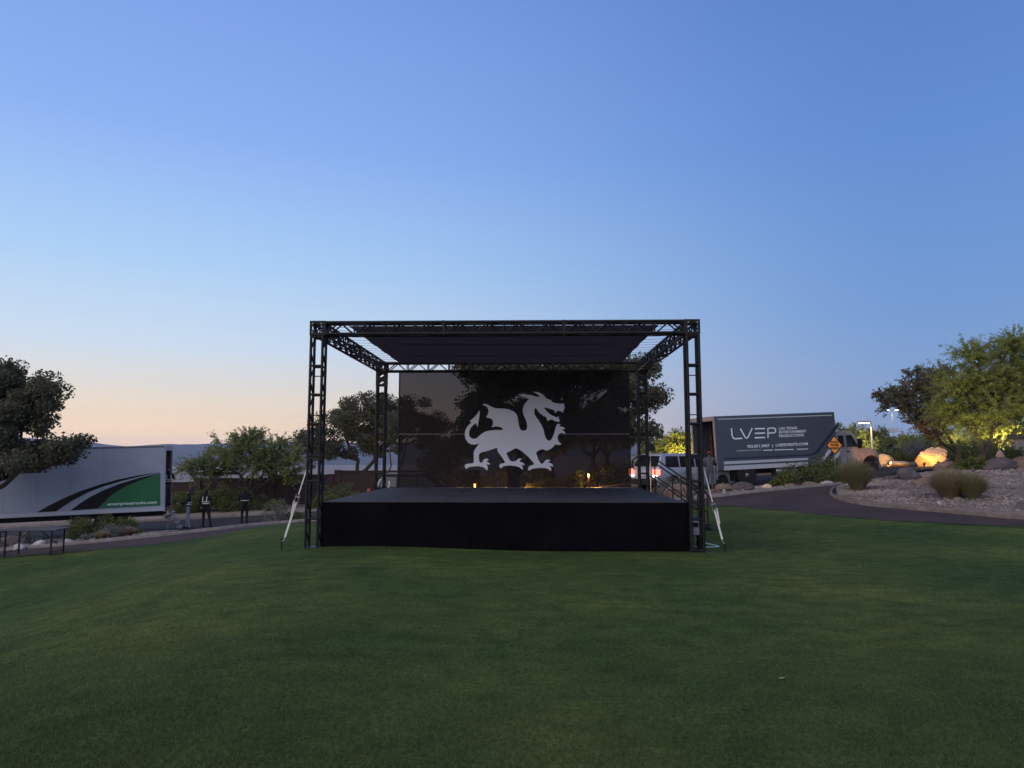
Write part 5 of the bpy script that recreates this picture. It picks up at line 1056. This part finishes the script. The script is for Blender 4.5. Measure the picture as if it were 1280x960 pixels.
# landscape floodlights
def flood(label, pos, target, e, col, size=70, fixture=True):
    b = Vector(pos); d = (Vector(target)-b).normalized(); t = thing('landscape_light', label, 'floodlight', b, group='small landscape floodlights')
    MB().tube((0, 0, -.1), (0, 0, .16), .018).build('stake', M_brass, t); c = Vector((0, 0, .2)); MB().path([c-d*.07, c-d*.02, c+d*.07], [.03, .05, .055], 12).build('hood', M_brass, t); MB().path([c+d*.07, c+d*.073], .048, 12).build('lens', M_amberlens, t)
    l = bpy.data.lights.new('flood', 'SPOT'); l.energy = e; l.color = col; l.spot_size = R(size); l.spot_blend = .7; l.shadow_soft_size = .04; lo = bpy.data.objects.new('flood_light', l); COL.objects.link(lo); lo.parent = t; lo.location = c+d*.09; lo.rotation_euler = d.to_track_quat('-Z', 'Y').to_euler()
WARM = (1, .58, .18); YEL = (1, .80, .30)
flood('floodlight at the foot of the glowing boulder', at(1152, 32.6), P(1161, 572, 34.2), 110, (1, .47, .10), 110)
flood('second floodlight at the other end of the glowing boulder', at(1170, 32.8), P(1165, 572, 34.2), 80, (1, .47, .10), 110)
flood('floodlight aimed up into the palo verde crown', at(1212, 27.6), P(1225, 490, 29.3), 220, (1, .78, .35), 80)
flood('floodlight below the tree behind the stacked stone pillar', at(1258, 42.2), P(1252, 535, 44), 1300, YEL, 100)
flood('floodlight under the palm behind the mesquite', at(1190, 40.2), P(1192, 543, 41), 420, YEL, 110)
flood('floodlight below the yellow tree behind the white vehicle', at(852, 44.2), P(850, 552, 46), 800, YEL, 100)
flood('floodlight beside the orange lit boulder near the truck bonnet', at(1108, 35.4), P(1100, 572, 37), 50, WARM, 130)
flood('floodlight in front of the truck bonnet', at(1103, 33.2), P(1087, 573, 34.3), 60, (1, .34, .10), 60)
flood('floodlight below the bushy green tree behind the truck cab', at(1074, 55.5), P(1078, 548, 58), 700, YEL, 110)
# path lamp behind the scrim
def path_lamp(label, px, Y, e):
    b = at(px, Y)+Vector((0, 0, .1)); t = thing('path_lamp', label, 'lamp', b, group='bollard path lamps'); MB().lathe((0, 0, 0), [(.07, -.1), (.07, .62), (.05, .64)], 12).build('bollard', M_brass, t); MB().lathe((0, 0, .64), [(.055, 0), (.06, .03), (.06, .16), (.05, .18)], 12).build('lens', M_amberlens, t); MB().lathe((0, 0, .82), [(.13, 0), (.12, .03), (.02, .1)], 12).build('cap', M_brass, t)
    l = bpy.data.lights.new('bulb', 'POINT'); l.energy = e; l.color = (1, .5, .16); l.shadow_soft_size = .07; lo = bpy.data.objects.new('lamp_light', l); COL.objects.link(lo); lo.parent = t; lo.location = (0, -.14, .72)
path_lamp('amber path lamp among the bushes behind the scrim', 735, 40.7, 420); path_lamp('amber path lamp behind the scrim near the shade tree trunk', 646, 40.9, 700); path_lamp('amber path lamp at the kerb beyond the black car bonnet', 594, 40.6, 90)

# pillar of stacked slabs, hydrant, hand truck
pc = at(1279, 33.5); pt_ = thing('stone_pillar', 'pillar of stacked stone slabs with a dark cap beside the gravel rise', 'pillar', pc)
for k in range(10):
    jx, jy = NP.uniform(-.02, .02, 2); MB().bx((-.42+jx, -.42+jy, k*.1+.004-.08*(k == 0)), (.9+jx, .42+jy, (k+1)*.1-.008)).build('stone_slab', M_slab, pt_, bevel=.012)
MB().bx((-.48, -.5, 1.0), (.96, .5, 1.24)).build('cap_stone', M_rock, pt_, bevel=.02)
hy = thing('fire_hydrant', 'salmon coloured fire hydrant behind the long dark boulder', 'hydrant', at(1247, 31))
MB().lathe((0, 0, -.05), [(.17, 0), (.17, .1), (.12, .12), (.11, .5), (.14, .52), (.14, .56), (.12, .6), (.08, .68), (.03, .7), (.03, .76)], 16).build('barrel', M_hydr, hy, smooth=True)
for s in (-1, 1): MB().lathe((s*.13, 0, .42), [(.05, -.04), (.055, .0), (.05, .04)], 10, 'x').build('outlet', M_hydr, hy)
MB().lathe((0, -.13, .38), [(.07, -.04), (.075, 0), (.07, .03)], 12, 'y').build('pumper_outlet', M_hydr, hy)
ht_ = thing('hand_truck', 'small red and white hand truck beside the rear left tower', 'hand truck', stage_pt(-4.25, 7.0, h(*stage_pt(-4.25, 7.0, 0)[:2])+.05), (0, R(22), R(20)))
for s in (-1, 1):
    MB().path([(s*.16, 0, .1), (s*.16, .1, .8), (s*.16, .12, 1.05)], .02, 6).build('frame_rail', M_red, ht_); MB().lathe((s*.22, .1, .13), [(.06, -.04), (.14, -.035), (.14, .035), (.06, .04)], 14, 'x').build('wheel', M_rubber, ht_)
    MB().path([(s*.16, .12, 1.05), (s*.16, .16, 1.3), (s*.12, .22, 1.38)], .024, 6).build('grip', M_strap, ht_)
MB().bx((-.22, -.28, .02), (.22, 0, .04)).build('toe_plate', M_steel, ht_)
for z in (.4, .75): MB().tube((-.16, .06, z), (.16, .06, z), .016).build('crossbar', M_red, ht_)
mk = P(905, 618, 28.7); kb = tag(MB().bx((-.05, -.05, -.05), (.05, .05, .16)).build('path_marker', M_pale, bevel=.01), 'short pale marker stub at the path kerb near the right strap', 'marker'); kb.location = (mk.x, mk.y, h(mk.x, mk.y)+.08)
# a few leaves on the lawn
for px, py, lab in ((977, 860, 'yellow leaf lying alone on the open lawn'), (1075, 706, 'pale leaf lying on the lawn toward the path'), (487, 693, 'pale leaf on the lawn in front of the stage skirt')):
    d = ray(px, py); t_ = -1.85/d.z; c = Vector((0, 0, CAMZ))+d*t_
    lf = tag(MB().add([(-.03, 0, .004), (0, -.016, .008), (.035, 0, .014), (0, .016, .004)], [(0, 1, 2, 3)]).build('fallen_leaf', mat('dry_leaf', (.42, .38, .12), .7)), lab, 'leaf'); lf.location = (c.x, c.y, h(c.x, c.y)+.026)

# ================================================================== HAZE
hz_ = MB().bx((-4200, -300, -34), (4200, 4200, 104)).build('haze', M_pale); stuff(hz_)
vm = bpy.data.materials.new('haze_air'); vm.use_nodes = True; t = vm.node_tree; t.nodes.clear(); pv = N('ShaderNodeVolumePrincipled', t); pv.inputs['Color'].default_value = (.70, .80, 1, 1); pv.inputs['Density'].default_value = .00018; pv.inputs['Anisotropy'].default_value = .2
L(pv.outputs[0], N('ShaderNodeOutputMaterial', t).inputs['Volume'], t); hz_.data.materials.clear(); hz_.data.materials.append(vm)
tag(hz_, 'pale evening haze over the valley', 'haze')
